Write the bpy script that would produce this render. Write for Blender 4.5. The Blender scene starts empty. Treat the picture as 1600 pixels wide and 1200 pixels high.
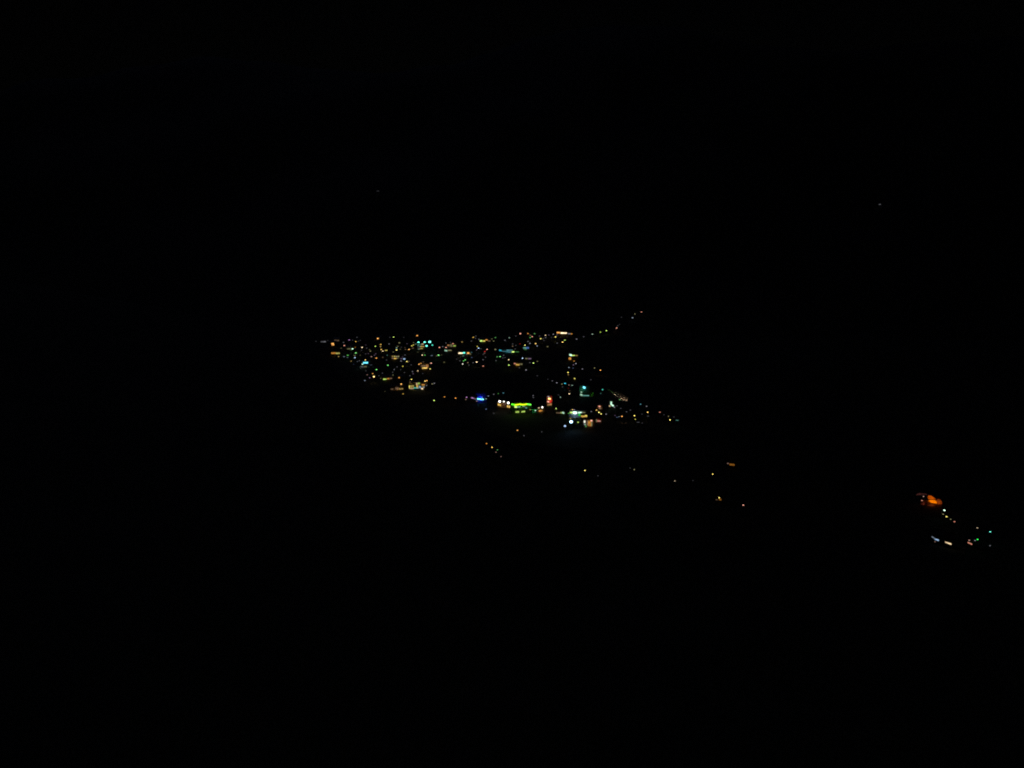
import bpy, bmesh, math, random
from mathutils import Vector, Matrix

# ---------------------------------------------------------------- terrain shape
import math
CAMZ = 150.0
PITCH = math.radians(11.26)
CREST = 330.0
# outline of the near hillside against the valley: (x / y, tangent of the angle below level)
SPUR = [(-1.4, -0.02), (-0.8, 0.03), (-0.42, 0.095), (-0.2475, 0.149), (-0.185, 0.203), (-0.127, 0.2235), (-0.09, 0.2375),
        (-0.032, 0.2520), (0.0, 0.2610), (0.066, 0.2740), (0.12, 0.2740), (0.21, 0.2740), (0.33, 0.2920), (0.47, 0.325),
        (0.53, 0.3315), (0.68, 0.350), (1.4, 0.36)]
def lerp_table(t, x):
    if x <= t[0][0]: return t[0][1]
    for (a, b), (c, d) in zip(t, t[1:]):
        if x <= c: return b + (d - b) * (x - a) / (c - a)
    return t[-1][1]
def hill_z(x, y):
    if y < 0: return 148.4 - y * 0.28 + 0.6 * math.sin(x * 0.05)
    u = x / max(y, 30.0)
    b, L = 45.0, 80.0
    a = lerp_table(SPUR, u) - b * (1 - math.exp(-CREST / L)) / CREST + 1.6 / CREST
    yy = min(y, CREST)
    z = 148.4 - a * yy - b * (1 - math.exp(-yy / L))
    if y > CREST: z -= (y - CREST) * 0.95
    return z
def mountain_z(x, y):
    t = y - 1095.0 + 0.12 * abs(x) + 30 * math.sin(x * 0.004)
    if t <= 0: return -6.0 + 0.05 * t
    z = 0.55 * t * t / (t + 900.0) - 6.0 * math.exp(-t / 40.0)
    z += min(1.0, t / 600.0) * (26 * math.sin(x * 0.009 + 1.3) * math.sin(y * 0.006) + 12 * math.sin(x * 0.023 + y * 0.011))
    top = 610 + 150 * math.sin(x * 0.0012 + 0.8) + 70 * math.sin(x * 0.0041)
    return z if z < top * 0.8 else top * 0.8 + (top * 0.5) * math.tanh((z - top * 0.8) / (top * 0.5))

def ground_z(x, y):
    return max(0.0, hill_z(x, y), mountain_z(x, y))

# ---------------------------------------------------------------- what stands where (metres; the camera is at 0, 0, 150)
# LAMPS: x, y, lamp height, lantern width, lantern height, light, arm type, tilt, label, group
# BUILDINGS: name, category, label, group, x, y, turn, width, depth, height, roof, windows and glow panes, added wall lights
#   window or wall glow: x, z, width, height, slant, light      added wall light: x, z, distance from wall, colour, watts
LAMPS = [
 (-246.24, 1000.9, 5.5, 1.678, 0.822, (0.0405, 0.0405, 0.0455), 1, -16.0, 'faint grey street lamp left of the stacked orange windows at upper left', 'street lamps of the valley town'),
 (-233.13, 1007.69, 5.5, 1.683, 0.825, (0.0358, 0.0358, 0.0402), 1, -13.0, 'faint grey street lamp just above left of the stacked orange windows at upper left', 'street lamps of the valley town'),
 (-207.07, 1013.42, 5.5, 1.683, 0.825, (0.673, 0.3086, 0.7951), 1, -12.0, 'violet street lamp above the brilliant mint lamp at left', 'street lamps of the valley town'),
 (-195.95, 998.66, 5.5, 1.657, 0.812, (1.1646, 0.6994, 0.1223), 0, -9.0, 'amber lantern just above right of the brilliant mint lamp at left', 'street lamps of the valley town'),
 (-201.6, 1036.97, 5.5, 1.719, 0.842, (0.0838, 0.0838, 0.0942), 0, -13.0, 'farther of two faint grey lanterns above the brilliant mint lamp at left', 'street lamps of the valley town'),
 (-209.68, 990.89, 5.5, 1.649, 0.808, (0.1361, 0.1361, 0.153), 1, -10.0, 'dim grey street lamp right of the stacked orange windows at upper left', 'street lamps of the valley town'),
 (-203.37, 965.1, 5.5, 1.607, 0.787, (1.9188, 0.7912, 0.5493), 1, -27.0, 'salmon street lamp left of the brilliant mint lamp at left', 'street lamps of the valley town'),
 (-188.28, 938.6, 5.5, 2.035, 1.052, (1.4497, 2.4105, 1.7858), 0, -19.0, 'brilliant mint lantern right of the wide amber house at left', 'street lamps of the valley town'),
 (-202.76, 943.59, 5.5, 2.052, 0.578, (0.1082, 0.1016, 0.0452), 1, -9.0, 'faint olive yellow street lamp just above right of the wide amber house at left', 'street lamps of the valley town'),
 (-179.13, 950.15, 5.5, 1.644, 0.772, (2.7222, 2.0769, 1.1991), 1, -15.0, 'bright warm white street lamp right of the brilliant mint lamp at left', 'street lamps of the valley town'),
 (-187.51, 951.16, 5.5, 1.58, 0.774, (0.3511, 0.129, 0.0139), 0, -10.0, 'dim orange lantern just above right of the brilliant mint lamp at left', 'street lamps of the valley town'),
 (-192.88, 882.52, 5.5, 1.475, 0.723, (0.5165, 0.3441, 0.1), 1, -26.0, 'dim amber street lamp just below right of the wide amber house at left', 'street lamps of the valley town'),
 (-186.65, 881.64, 5.5, 2.239, 0.541, (0.1967, 0.2474, 0.3126), 0, -19.0, 'dim bluish white lantern right of the wide amber house at left', 'street lamps of the valley town'),
 (-184.48, 891.41, 5.5, 1.938, 0.728, (0.1643, 0.8279, 0.1366), 1, -23.0, 'green street lamp just below left of the brilliant mint lamp at left', 'street lamps of the valley town'),
 (-181.69, 876.4, 5.5, 1.906, 0.448, (0.1385, 0.1741, 0.2201), 0, -17.0, 'faint bluish white lantern below left of the brilliant mint lamp at left', 'street lamps of the valley town'),
 (-178.49, 907.86, 5.5, 1.509, 0.74, (0.6406, 2.3844, 0.5578), 1, -17.0, 'bright green street lamp just below right of the brilliant mint lamp at left', 'street lamps of the valley town'),
 (-176.53, 890.07, 5.5, 2.576, 0.454, (0.2596, 0.2437, 0.1083), 0, -28.0, 'dim olive yellow lantern just below the brilliant mint lamp at left', 'street lamps of the valley town'),
 (-173.31, 875.1, 5.5, 1.457, 0.714, (0.9663, 1.4272, 2.0751), 0, -24.0, 'bright bluish white lantern below the brilliant mint lamp at left', 'street lamps of the valley town'),
 (-170.33, 891.41, 5.5, 1.481, 0.726, (0.0806, 0.0757, 0.0336), 1, -22.0, 'faint olive yellow street lamp above left of the cyan shopfront', 'street lamps of the valley town'),
 (-172.85, 851.89, 5.5, 0.741, 1.044, (0.4963, 0.3286, 0.093), 0, -10.0, 'dim amber lantern below the brilliant mint lamp at left', 'street lamps of the valley town'),
 (-164.58, 854.78, 5.5, 1.484, 0.523, (0.1452, 0.1452, 0.1632), 0, -13.0, 'faint grey lantern just left of the cyan shopfront', 'street lamps of the valley town'),
 (-157.04, 849.25, 7.2, 1.472, 0.648, (2.3689, 1.4995, 0.3448), 1, -25.0, 'bright amber street lamp just above the cyan shopfront', 'street lamps of the valley town'),
 (-157.22, 832.99, 5.5, 1.386, 0.679, (1.5513, 2.6481, 1.933), 0, -12.0, 'bright mint lantern just below left of the cyan shopfront', 'street lamps of the valley town'),
 (-147.33, 828.68, 5.5, 2.394, 0.422, (0.0764, 0.096, 0.1214), 1, -25.0, 'faint bluish white street lamp just right of the cyan shopfront', 'street lamps of the valley town'),
 (-156.14, 881.64, 5.5, 1.462, 0.716, (0.6248, 0.3696, 0.3048), 1, -16.0, 'dim salmon street lamp just above right of the cyan shopfront', 'street lamps of the valley town'),
 (-149.09, 871.65, 5.5, 1.444, 0.708, (2.0751, 0.9159, 0.1962), 1, -25.0, 'bright orange street lamp above right of the cyan shopfront', 'street lamps of the valley town'),
 (-154.74, 901.4, 5.5, 1.492, 0.731, (0.1276, 0.0852, 0.1402), 0, -28.0, 'faint violet lantern above right of the cyan shopfront', 'street lamps of the valley town'),
 (-164.01, 920.59, 5.5, 1.525, 0.747, (0.3568, 0.3361, 0.1568), 1, -11.0, 'dim olive yellow street lamp above the cyan shopfront', 'street lamps of the valley town'),
 (-160.48, 973.55, 5.5, 1.607, 0.788, (1.4488, 0.8836, 0.1681), 0, -22.0, 'farthest of three amber lanterns above left of the cream window-lit block', 'street lamps of the valley town'),
 (-158.1, 956.28, 5.5, 1.58, 0.774, (0.7183, 0.4855, 0.1501), 0, -9.0, 'second nearest of three amber lanterns above left of the cream window-lit block', 'street lamps of the valley town'),
 (-164.68, 958.86, 5.5, 1.585, 0.777, (0.9711, 1.4882, 0.2517), 0, -17.0, 'lime lantern above right of the cyan shopfront', 'street lamps of the valley town'),
 (-153.57, 933.66, 5.5, 1.543, 0.756, (1.9188, 1.1963, 0.2551), 0, -14.0, 'nearest of three amber lanterns above left of the cream window-lit block', 'street lamps of the valley town'),
 (-149.78, 921.54, 5.5, 1.523, 0.746, (2.1832, 1.6445, 0.9204), 1, -24.0, 'bright warm white street lamp above left of the cream window-lit block', 'street lamps of the valley town'),
 (-146.73, 927.32, 5.5, 2.929, 0.61, (1.0867, 0.932, 0.1461), 0, -9.0, 'yellow lantern above left of the cream window-lit block', 'street lamps of the valley town'),
 (-154.25, 1038.78, 5.5, 1.709, 0.837, (1.0961, 1.6667, 0.2944), 1, -14.0, 'lime street lamp above left of the brilliant orange lamp', 'street lamps of the valley town'),
 (-151.02, 978.37, 5.5, 1.613, 0.79, (0.2038, 0.2038, 0.2291), 0, -9.0, 'dim grey lantern above left of the cream window-lit block', 'street lamps of the valley town'),
 (-137.69, 958.86, 5.5, 1.647, 0.629, (0.3031, 0.2848, 0.1286), 0, -25.0, 'dim olive yellow lantern above the cream window-lit block', 'street lamps of the valley town'),
 (-137.14, 945.09, 5.5, 1.557, 0.763, (0.5115, 0.7995, 0.6135), 1, -27.0, 'dim mint street lamp above the cream window-lit block', 'street lamps of the valley town'),
 (-135.05, 929.75, 5.5, 1.532, 0.751, (2.6724, 2.3382, 0.5188), 1, -22.0, 'bright yellow street lamp just above the cream window-lit block', 'street lamps of the valley town'),
 (-136.65, 914.42, 5.5, 1.508, 0.739, (0.1861, 0.1747, 0.0777), 1, -16.0, 'dim olive yellow street lamp just above the cream window-lit block', 'street lamps of the valley town'),
 (-121.08, 934.16, 5.5, 1.536, 0.753, (2.9076, 1.3586, 0.3448), 0, -28.0, 'bright orange lantern below left of the row of teal floodlights', 'street lamps of the valley town'),
 (-125.15, 933.66, 5.5, 1.536, 0.753, (0.1692, 0.1051, 0.0609), 1, -14.0, 'dim brownish orange street lamp just left of the brilliant orange lamp', 'street lamps of the valley town'),
 (-119.31, 852.72, 5.5, 1.407, 0.69, (0.322, 0.322, 0.3613), 0, -21.0, 'dim grey lantern just below right of the cream window-lit block', 'street lamps of the valley town'),
 (-112.74, 849.84, 5.5, 1.401, 0.687, (2.6724, 2.3382, 0.5188), 1, -22.0, 'bright yellow street lamp below the brilliant orange lamp', 'street lamps of the valley town'),
 (-110.86, 850.66, 5.5, 1.402, 0.687, (0.2142, 0.1331, 0.077), 1, -12.0, 'dim brownish orange street lamp below the brilliant orange lamp', 'street lamps of the valley town'),
 (-129.56, 826.35, 5.5, 1.368, 0.671, (0.5449, 2.1148, 0.4716), 1, -18.0, 'bright green street lamp below left of the cream window-lit block', 'street lamps of the valley town'),
 (-113.12, 820.19, 5.5, 1.355, 0.664, (1.1913, 1.023, 0.1642), 1, -22.0, 'yellow street lamp below right of the cream window-lit block', 'street lamps of the valley town'),
 (-137.22, 800.78, 5.5, 1.33, 0.652, (0.5449, 2.1148, 0.4716), 1, -18.0, 'bright green street lamp just above the brilliant amber lamp at lower left', 'street lamps of the valley town'),
 (-119.32, 801.51, 5.5, 0.692, 0.975, (0.2572, 0.2572, 0.2891), 1, -14.0, 'dim grey street lamp above right of the lime and orange row house', 'street lamps of the valley town'),
 (-116.21, 771.23, 5.5, 1.445, 0.587, (0.2087, 0.1959, 0.0871), 0, -27.0, 'dim olive yellow lantern just above right of the lime and orange row house', 'street lamps of the valley town'),
 (-128.04, 780.84, 5.5, 1.296, 0.635, (0.0838, 0.0838, 0.0942), 0, -8.0, 'faint grey lantern just above left of the lime and orange row house', 'street lamps of the valley town'),
 (-146.49, 793.19, 5.5, 1.321, 0.647, (0.051, 0.051, 0.0574), 0, -28.0, 'faint grey lantern just below the cyan shopfront', 'street lamps of the valley town'),
 (-141.51, 772.25, 5.5, 1.678, 0.473, (0.3161, 0.18, 0.146), 0, -13.0, 'dim salmon lantern just left of the brilliant amber lamp at lower left', 'street lamps of the valley town'),
 (-136.35, 756.57, 5.5, 1.261, 0.618, (0.2811, 0.1877, 0.3089), 0, -11.0, 'dim violet lantern just left of the brilliant amber lamp at lower left', 'street lamps of the valley town'),
 (-138.59, 742.76, 5.5, 1.24, 0.608, (0.2847, 0.3568, 0.4495), 0, -28.0, 'dim bluish white lantern below left of the brilliant amber lamp at lower left', 'street lamps of the valley town'),
 (-137.24, 778.41, 5.5, 1.295, 0.635, (1.4488, 0.6058, 0.1087), 1, -12.0, 'orange street lamp just above the brilliant amber lamp at lower left', 'street lamps of the valley town'),
 (-133.31, 762.17, 5.5, 1.655, 1.01, (3.7281, 2.5855, 0.8878), 0, -21.0, 'brilliant amber lantern left of the lime and orange row house', 'street lamps of the valley town'),
 (-125.32, 753.97, 5.5, 1.254, 0.614, (0.127, 0.1192, 0.053), 0, -16.0, 'dim olive yellow lantern just left of the lime and orange row house', 'street lamps of the valley town'),
 (-102.07, 725.79, 5.5, 1.466, 0.627, (2.7553, 1.303, 0.3421), 0, -24.0, 'brilliant orange lantern just above right of the long dim amber terrace', 'street lamps of the valley town'),
 (-94.48, 682.01, 5.5, 1.134, 0.556, (0.9493, 0.5626, 0.0912), 1, -13.0, 'amber street lamp just below right of the long dim amber terrace', 'street lamps of the valley town'),
 (-111.84, 692.61, 5.5, 1.155, 0.566, (0.0563, 0.0529, 0.0235), 0, -9.0, 'faint olive yellow lantern left of the long dim amber terrace', 'street lamps of the valley town'),
 (-121.22, 963.01, 5.5, 1.582, 0.775, (1.519, 1.311, 0.2305), 1, -12.0, 'yellow street lamp just above right of the brilliant orange lamp', 'street lamps of the valley town'),
 (-120.17, 970.37, 5.5, 1.593, 0.781, (1.0447, 0.8949, 0.137), 0, -26.0, 'yellow lantern just below left of the row of teal floodlights', 'street lamps of the valley town'),
 (-117.83, 944.59, 5.5, 2.699, 0.57, (0.2542, 0.1584, 0.092), 1, -13.0, 'dim brownish orange street lamp just right of the brilliant orange lamp', 'street lamps of the valley town'),
 (-108.29, 914.42, 5.5, 1.96, 0.46, (0.0909, 0.0853, 0.0379), 1, -12.0, 'faint olive yellow street lamp just below left of the building under the teal floodlights', 'street lamps of the valley town'),
 (-100.93, 892.31, 5.5, 1.466, 0.719, (2.1832, 1.6445, 0.9204), 1, -11.0, 'bright warm white street lamp just below the building under the teal floodlights', 'street lamps of the valley town'),
 (-97.98, 892.31, 5.5, 1.465, 0.718, (0.1518, 0.7951, 0.1254), 0, -27.0, 'green lantern below right of the building under the teal floodlights', 'street lamps of the valley town'),
 (-89.97, 889.17, 5.5, 2.855, 0.447, (0.1927, 0.2423, 0.3062), 0, -9.0, 'dim bluish white lantern just left of the brilliant green lamp', 'street lamps of the valley town'),
 (-82.58, 892.31, 5.5, 1.781, 0.986, (0.5747, 2.0365, 0.5038), 1, -26.0, 'brilliant green street lamp below left of the brown and lime row house', 'street lamps of the valley town'),
 (-84.11, 886.95, 5.5, 1.455, 0.713, (0.2337, 0.2194, 0.098), 0, -21.0, 'dim olive yellow lantern just below left of the brilliant green lamp', 'street lamps of the valley town'),
 (-79.25, 893.66, 5.5, 1.465, 0.718, (0.0947, 0.0889, 0.0395), 1, -16.0, 'faint olive yellow street lamp just right of the brilliant green lamp', 'street lamps of the valley town'),
 (-86.65, 949.64, 5.5, 1.555, 0.762, (2.1832, 0.9204, 0.6466), 1, -10.0, 'bright salmon street lamp just above the brilliant green lamp', 'street lamps of the valley town'),
 (-83.24, 956.28, 5.5, 1.565, 0.767, (0.2038, 0.2038, 0.2291), 1, -21.0, 'dim grey street lamp left of the brown and lime row house', 'street lamps of the valley town'),
 (-78.67, 949.13, 5.5, 1.553, 0.761, (1.9188, 0.7912, 0.5493), 0, -10.0, 'salmon lantern just left of the brown and lime row house', 'street lamps of the valley town'),
 (-72.64, 979.98, 5.5, 1.601, 0.785, (1.5817, 0.6319, 0.4314), 0, -17.0, 'salmon lantern just above right of the brown and lime row house', 'street lamps of the valley town'),
 (-54.35, 886.95, 5.5, 1.451, 0.711, (0.0936, 0.284, 0.2348), 1, -25.0, 'dim teal street lamp just below right of the pale yellow and teal shopfront', 'street lamps of the valley town'),
 (-50.82, 860.19, 5.5, 1.408, 0.69, (0.3209, 1.4199, 0.2724), 0, -14.0, 'green lantern just below right of the pale yellow and teal shopfront', 'street lamps of the valley town'),
 (-52.16, 853.54, 5.5, 1.398, 0.685, (0.1816, 0.9154, 0.151), 1, -8.0, 'green street lamp just below the pale yellow and teal shopfront', 'street lamps of the valley town'),
 (-46.95, 842.54, 5.5, 1.38, 0.676, (0.4026, 0.2581, 0.1561), 0, -25.0, 'dim brownish orange lantern left of the brilliant warm white lamp', 'street lamps of the valley town'),
 (-51.87, 833.77, 5.5, 1.366, 0.67, (2.1832, 2.1008, 1.7894), 1, -27.0, 'bright white street lamp below the pale yellow and teal shopfront', 'street lamps of the valley town'),
 (-37.65, 846.18, 5.5, 1.566, 0.764, (2.7771, 2.135, 1.2555), 0, -8.0, 'brilliant warm white lantern below right of the pale yellow and teal shopfront', 'street lamps of the valley town'),
 (-39.64, 943.59, 5.5, 1.607, 0.755, (1.2572, 1.819, 2.6), 0, -11.0, 'bright bluish white lantern below left of the lime row at the back', 'street lamps of the valley town'),
 (-41.76, 957.82, 5.5, 1.563, 0.766, (0.9093, 0.7769, 0.1133), 1, -19.0, 'yellow street lamp below left of the lime row at the back', 'street lamps of the valley town'),
 (-41.47, 929.75, 5.5, 1.518, 0.744, (0.1484, 0.0991, 0.1631), 0, -20.0, 'dim violet lantern above the brilliant warm white lamp', 'street lamps of the valley town'),
 (-50.36, 1036.97, 5.5, 1.689, 0.828, (1.4059, 0.8556, 0.1609), 1, -27.0, 'amber street lamp left of the lime row at the back', 'street lamps of the valley town'),
 (-47.57, 1049.15, 5.5, 1.709, 0.837, (0.0838, 0.0838, 0.0942), 1, -10.0, 'faint grey street lamp above left of the lime row at the back', 'street lamps of the valley town'),
 (-42.27, 1018.05, 5.5, 1.659, 0.813, (0.2038, 0.2038, 0.2291), 1, -27.0, 'dim grey street lamp just left of the lime row at the back', 'street lamps of the valley town'),
 (-31.46, 919.16, 5.5, 1.696, 0.781, (0.952, 0.0272, 0.0217), 1, -18.0, 'red street lamp below the lime row at the back', 'street lamps of the valley town'),
 (-29.35, 934.65, 5.5, 1.525, 0.747, (2.1832, 0.9204, 0.6466), 1, -11.0, 'bright salmon street lamp below the lime row at the back', 'street lamps of the valley town'),
 (-51.02, 1003.16, 5.5, 1.636, 0.802, (0.0838, 0.0838, 0.0942), 1, -25.0, 'farther of two faint grey street lamps left of the lime row at the back', 'street lamps of the valley town'),
 (-23.21, 1003.16, 5.5, 1.634, 0.801, (0.2614, 0.2456, 0.1109), 0, -13.0, 'dim olive yellow lantern right of the lime row at the back', 'street lamps of the valley town'),
 (-25.85, 1022.13, 5.5, 1.664, 0.816, (0.1861, 0.1747, 0.0777), 1, -9.0, 'dim olive yellow street lamp just right of the lime row at the back', 'street lamps of the valley town'),
 (-21.59, 1034.57, 5.5, 1.684, 0.825, (0.1525, 0.514, 0.1346), 1, -15.0, 'dim green street lamp right of the lime row at the back', 'street lamps of the valley town'),
 (-19.54, 933.66, 5.5, 1.987, 1.213, (0.2823, 0.2662, 0.1268), 0, -12.0, 'dim olive yellow lantern below right of the lime row at the back', 'street lamps of the valley town'),
 (-16.48, 880.77, 5.5, 1.439, 0.705, (0.1712, 0.567, 0.1515), 1, -26.0, 'green street lamp below left of the long teal striped hall', 'street lamps of the valley town'),
 (-13.3, 882.08, 5.5, 1.629, 0.662, (0.4602, 1.864, 0.3958), 0, -19.0, 'bright green lantern below left of the long teal striped hall', 'street lamps of the valley town'),
 (-9.34, 891.41, 5.5, 1.456, 0.713, (0.1569, 0.1569, 0.1764), 0, -25.0, 'dim grey lantern just below left of the long teal striped hall', 'street lamps of the valley town'),
 (-10.22, 873.8, 5.5, 1.428, 0.7, (0.1081, 0.1081, 0.1216), 1, -11.0, 'faint grey street lamp below left of the long teal striped hall', 'street lamps of the valley town'),
 (-7.77, 875.1, 5.5, 1.43, 0.701, (0.0696, 0.0696, 0.0782), 1, -22.0, 'faint grey street lamp just below left of the long teal striped hall', 'street lamps of the valley town'),
 (-3.48, 1032.77, 5.5, 1.681, 0.824, (0.3851, 0.61, 0.4645), 1, -19.0, 'dim mint street lamp above the long teal striped hall', 'street lamps of the valley town'),
 (5.05, 1049.15, 5.5, 1.707, 0.837, (0.0838, 0.0838, 0.0942), 0, -8.0, 'faint grey lantern above left of the blue and green kiosk', 'street lamps of the valley town'),
 (-8.92, 1009.4, 5.5, 1.715, 0.503, (0.2612, 0.2612, 0.2936), 1, -11.0, 'dim grey street lamp above the long teal striped hall', 'street lamps of the valley town'),
 (21.34, 1073.07, 5.5, 1.746, 0.856, (1.3225, 0.546, 0.0938), 1, -18.0, 'orange street lamp above the blue and green kiosk', 'street lamps of the valley town'),
 (24.16, 1056.59, 5.5, 1.719, 0.843, (0.2681, 0.168, 0.0984), 0, -22.0, 'dim brownish orange lantern above the blue and green kiosk', 'street lamps of the valley town'),
 (26.28, 1043.02, 5.5, 1.698, 0.832, (1.7697, 0.7199, 0.4963), 0, -20.0, 'salmon lantern above right of the blue and green kiosk', 'street lamps of the valley town'),
 (23.67, 1034.57, 5.5, 1.684, 0.825, (0.1816, 0.9154, 0.151), 1, -25.0, 'green street lamp above the blue and green kiosk', 'street lamps of the valley town'),
 (30.36, 1072.43, 5.5, 1.745, 0.855, (0.1712, 0.567, 0.1515), 1, -20.0, 'green street lamp above right of the blue and green kiosk', 'street lamps of the valley town'),
 (36.2, 1049.15, 5.5, 1.782, 0.523, (0.158, 0.1055, 0.1736), 0, -8.0, 'faint violet lantern above right of the blue and green kiosk', 'street lamps of the valley town'),
 (44.33, 1056.59, 5.5, 1.72, 0.843, (1.6742, 1.245, 0.675), 1, -9.0, 'warm white street lamp left of the long brilliant yellow building', 'street lamps of the valley town'),
 (48.83, 1058.47, 5.5, 1.724, 0.845, (0.1086, 0.0725, 0.1193), 1, -15.0, 'faint violet street lamp left of the long brilliant yellow building', 'street lamps of the valley town'),
 (43.58, 1033.97, 5.5, 1.684, 0.825, (0.1795, 0.1795, 0.2017), 0, -18.0, 'dim grey lantern left of the long brilliant yellow building', 'street lamps of the valley town'),
 (36.83, 1023.89, 5.5, 1.668, 0.817, (2.2086, 1.9229, 0.3932), 1, -21.0, 'bright yellow street lamp above right of the blue and green kiosk', 'street lamps of the valley town'),
 (20.07, 999.22, 5.5, 1.628, 0.798, (0.2299, 0.2299, 0.2585), 1, -26.0, 'dim grey street lamp just above the blue and green kiosk', 'street lamps of the valley town'),
 (22.12, 982.69, 5.5, 1.601, 0.785, (0.4366, 0.4366, 0.4882), 1, -23.0, 'dim grey street lamp just above right of the blue and green kiosk', 'street lamps of the valley town'),
 (29.18, 981.06, 5.5, 1.599, 0.784, (2.7726, 1.7856, 0.4458), 1, -12.0, 'bright amber street lamp above right of the blue and green kiosk', 'street lamps of the valley town'),
 (30.32, 961.45, 5.5, 1.568, 0.768, (0.4264, 0.5294, 0.6612), 1, -11.0, 'dim bluish white street lamp right of the blue and green kiosk', 'street lamps of the valley town'),
 (9.84, 978.9, 5.5, 1.595, 0.782, (0.2765, 0.0061, 0.0047), 1, -21.0, 'dim red street lamp just above left of the blue and green kiosk', 'street lamps of the valley town'),
 (0.77, 959.37, 5.5, 1.564, 0.766, (0.331, 0.2098, 0.1249), 0, -12.0, 'dim brownish orange lantern just above right of the long teal striped hall', 'street lamps of the valley town'),
 (15.49, 944.29, 9.0, 1.405, 0.707, (2.7987, 2.4458, 0.5319), 0, -13.0, 'bright yellow lantern just above the blue and green kiosk', 'street lamps of the valley town'),
 (4.66, 965.63, 5.5, 1.574, 0.771, (0.0838, 0.0838, 0.0942), 1, -14.0, 'faint grey street lamp above right of the long teal striped hall', 'street lamps of the valley town'),
 (3.77, 937.61, 5.5, 1.529, 0.749, (0.0996, 0.0996, 0.112), 0, -15.0, 'faint grey lantern just right of the long teal striped hall', 'street lamps of the valley town'),
 (55.84, 985.4, 5.5, 1.608, 0.788, (0.1361, 0.1361, 0.153), 1, -18.0, 'dim grey street lamp below left of the long brilliant yellow building', 'street lamps of the valley town'),
 (56.82, 1041.2, 5.5, 1.918, 0.78, (2.3191, 2.0216, 0.4221), 0, -13.0, 'bright yellow lantern left of the long brilliant yellow building', 'street lamps of the valley town'),
 (55.15, 1066.04, 5.5, 1.736, 0.851, (0.322, 0.322, 0.3613), 1, -14.0, 'dim grey street lamp left of the long brilliant yellow building', 'street lamps of the valley town'),
 (63.12, 994.2, 5.5, 1.764, 0.845, (2.8747, 1.8712, 0.4909), 0, -22.0, 'brilliant amber lantern below the long brilliant yellow building', 'street lamps of the valley town'),
 (66.97, 1010.55, 5.5, 1.649, 0.808, (1.0961, 1.6667, 0.2944), 0, -9.0, 'lime lantern just below the long brilliant yellow building', 'street lamps of the valley town'),
 (11.59, 870.36, 5.5, 1.422, 0.697, (1.3508, 1.9464, 2.7726), 1, -15.0, 'bright bluish white street lamp just above right of the salmon and orange shop', 'street lamps of the valley town'),
 (27.13, 850.66, 5.5, 1.391, 0.682, (0.2337, 0.2194, 0.098), 1, -16.0, 'dim olive yellow street lamp below right of the blue and green kiosk', 'street lamps of the valley town'),
 (22.71, 839.33, 5.5, 1.373, 0.673, (1.8805, 2.7521, 0.5969), 0, -28.0, 'bright lime lantern right of the salmon and orange shop', 'street lamps of the valley town'),
 (-3.47, 861.03, 5.5, 1.407, 0.69, (2.0751, 1.5591, 0.8671), 0, -17.0, 'bright warm white lantern below the long teal striped hall', 'street lamps of the valley town'),
 (-3.21, 826.73, 5.5, 1.353, 0.663, (1.7856, 2.623, 0.5578), 1, -23.0, 'bright lime street lamp left of the salmon and orange shop', 'street lamps of the valley town'),
 (7.55, 811.49, 5.5, 1.329, 0.651, (0.0838, 0.0838, 0.0942), 1, -15.0, 'faint grey street lamp just below the salmon and orange shop', 'street lamps of the valley town'),
 (14.22, 798.59, 5.5, 1.308, 0.641, (0.5254, 0.5254, 0.5862), 1, -19.0, 'dim grey street lamp below right of the salmon and orange shop', 'street lamps of the valley town'),
 (24.55, 767.18, 5.5, 1.259, 0.617, (0.0696, 0.0696, 0.0782), 1, -12.0, 'faint grey street lamp well below right of the salmon and orange shop', 'street lamps of the valley town'),
 (34.02, 749.12, 5.5, 1.231, 0.603, (0.0456, 0.0456, 0.0513), 1, -15.0, 'faint grey street lamp well above the red-lit tower', 'street lamps of the valley town'),
 (37.88, 741.19, 5.5, 1.219, 0.597, (0.1795, 0.1795, 0.2017), 1, -12.0, 'farther of two dim grey street lamps above the red-lit tower', 'street lamps of the valley town'),
 (41.58, 731.87, 5.5, 1.204, 0.59, (0.4366, 0.4366, 0.4882), 1, -21.0, 'nearer of two dim grey street lamps above the red-lit tower', 'street lamps of the valley town'),
 (45.97, 725.79, 5.5, 1.195, 0.586, (0.3568, 0.3361, 0.1568), 1, -15.0, 'dim olive yellow street lamp above right of the red-lit tower', 'street lamps of the valley town'),
 (45.73, 712.45, 5.5, 1.174, 0.575, (0.0838, 0.0838, 0.0942), 1, -13.0, 'farther of two faint grey street lamps above right of the red-lit tower', 'street lamps of the valley town'),
 (82.76, 1020.37, 5.5, 1.666, 0.817, (0.322, 0.322, 0.3613), 1, -11.0, 'dim grey street lamp below right of the long brilliant yellow building', 'street lamps of the valley town'),
 (93.75, 1043.02, 5.5, 1.704, 0.835, (0.1264, 0.1264, 0.1421), 0, -21.0, 'faint grey lantern right of the long brilliant yellow building', 'lamps of the road climbing the far hillside'),
 (107.67, 1067.95, 5.5, 1.746, 0.856, (0.5155, 0.8054, 0.6182), 1, -11.0, 'mint street lamp well right of the long brilliant yellow building', 'lamps of the road climbing the far hillside'),
 (120.48, 1087.42, 5.5, 1.779, 0.872, (0.6994, 1.093, 0.1652), 1, -11.0, 'lime street lamp well right of the long brilliant yellow building', 'lamps of the road climbing the far hillside'),
 (130.44, 1103.49, 5.5, 1.806, 0.885, (1.4524, 2.1664, 0.425), 0, -14.0, 'bright lime lantern well below left of the topmost hill road lamp', 'lamps of the road climbing the far hillside'),
 (146.85, 1121.47, 5.5, 1.838, 0.901, (1.8684, 0.7669, 0.5312), 1, -8.0, 'salmon street lamp well below left of the topmost hill road lamp', 'lamps of the road climbing the far hillside'),
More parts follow.
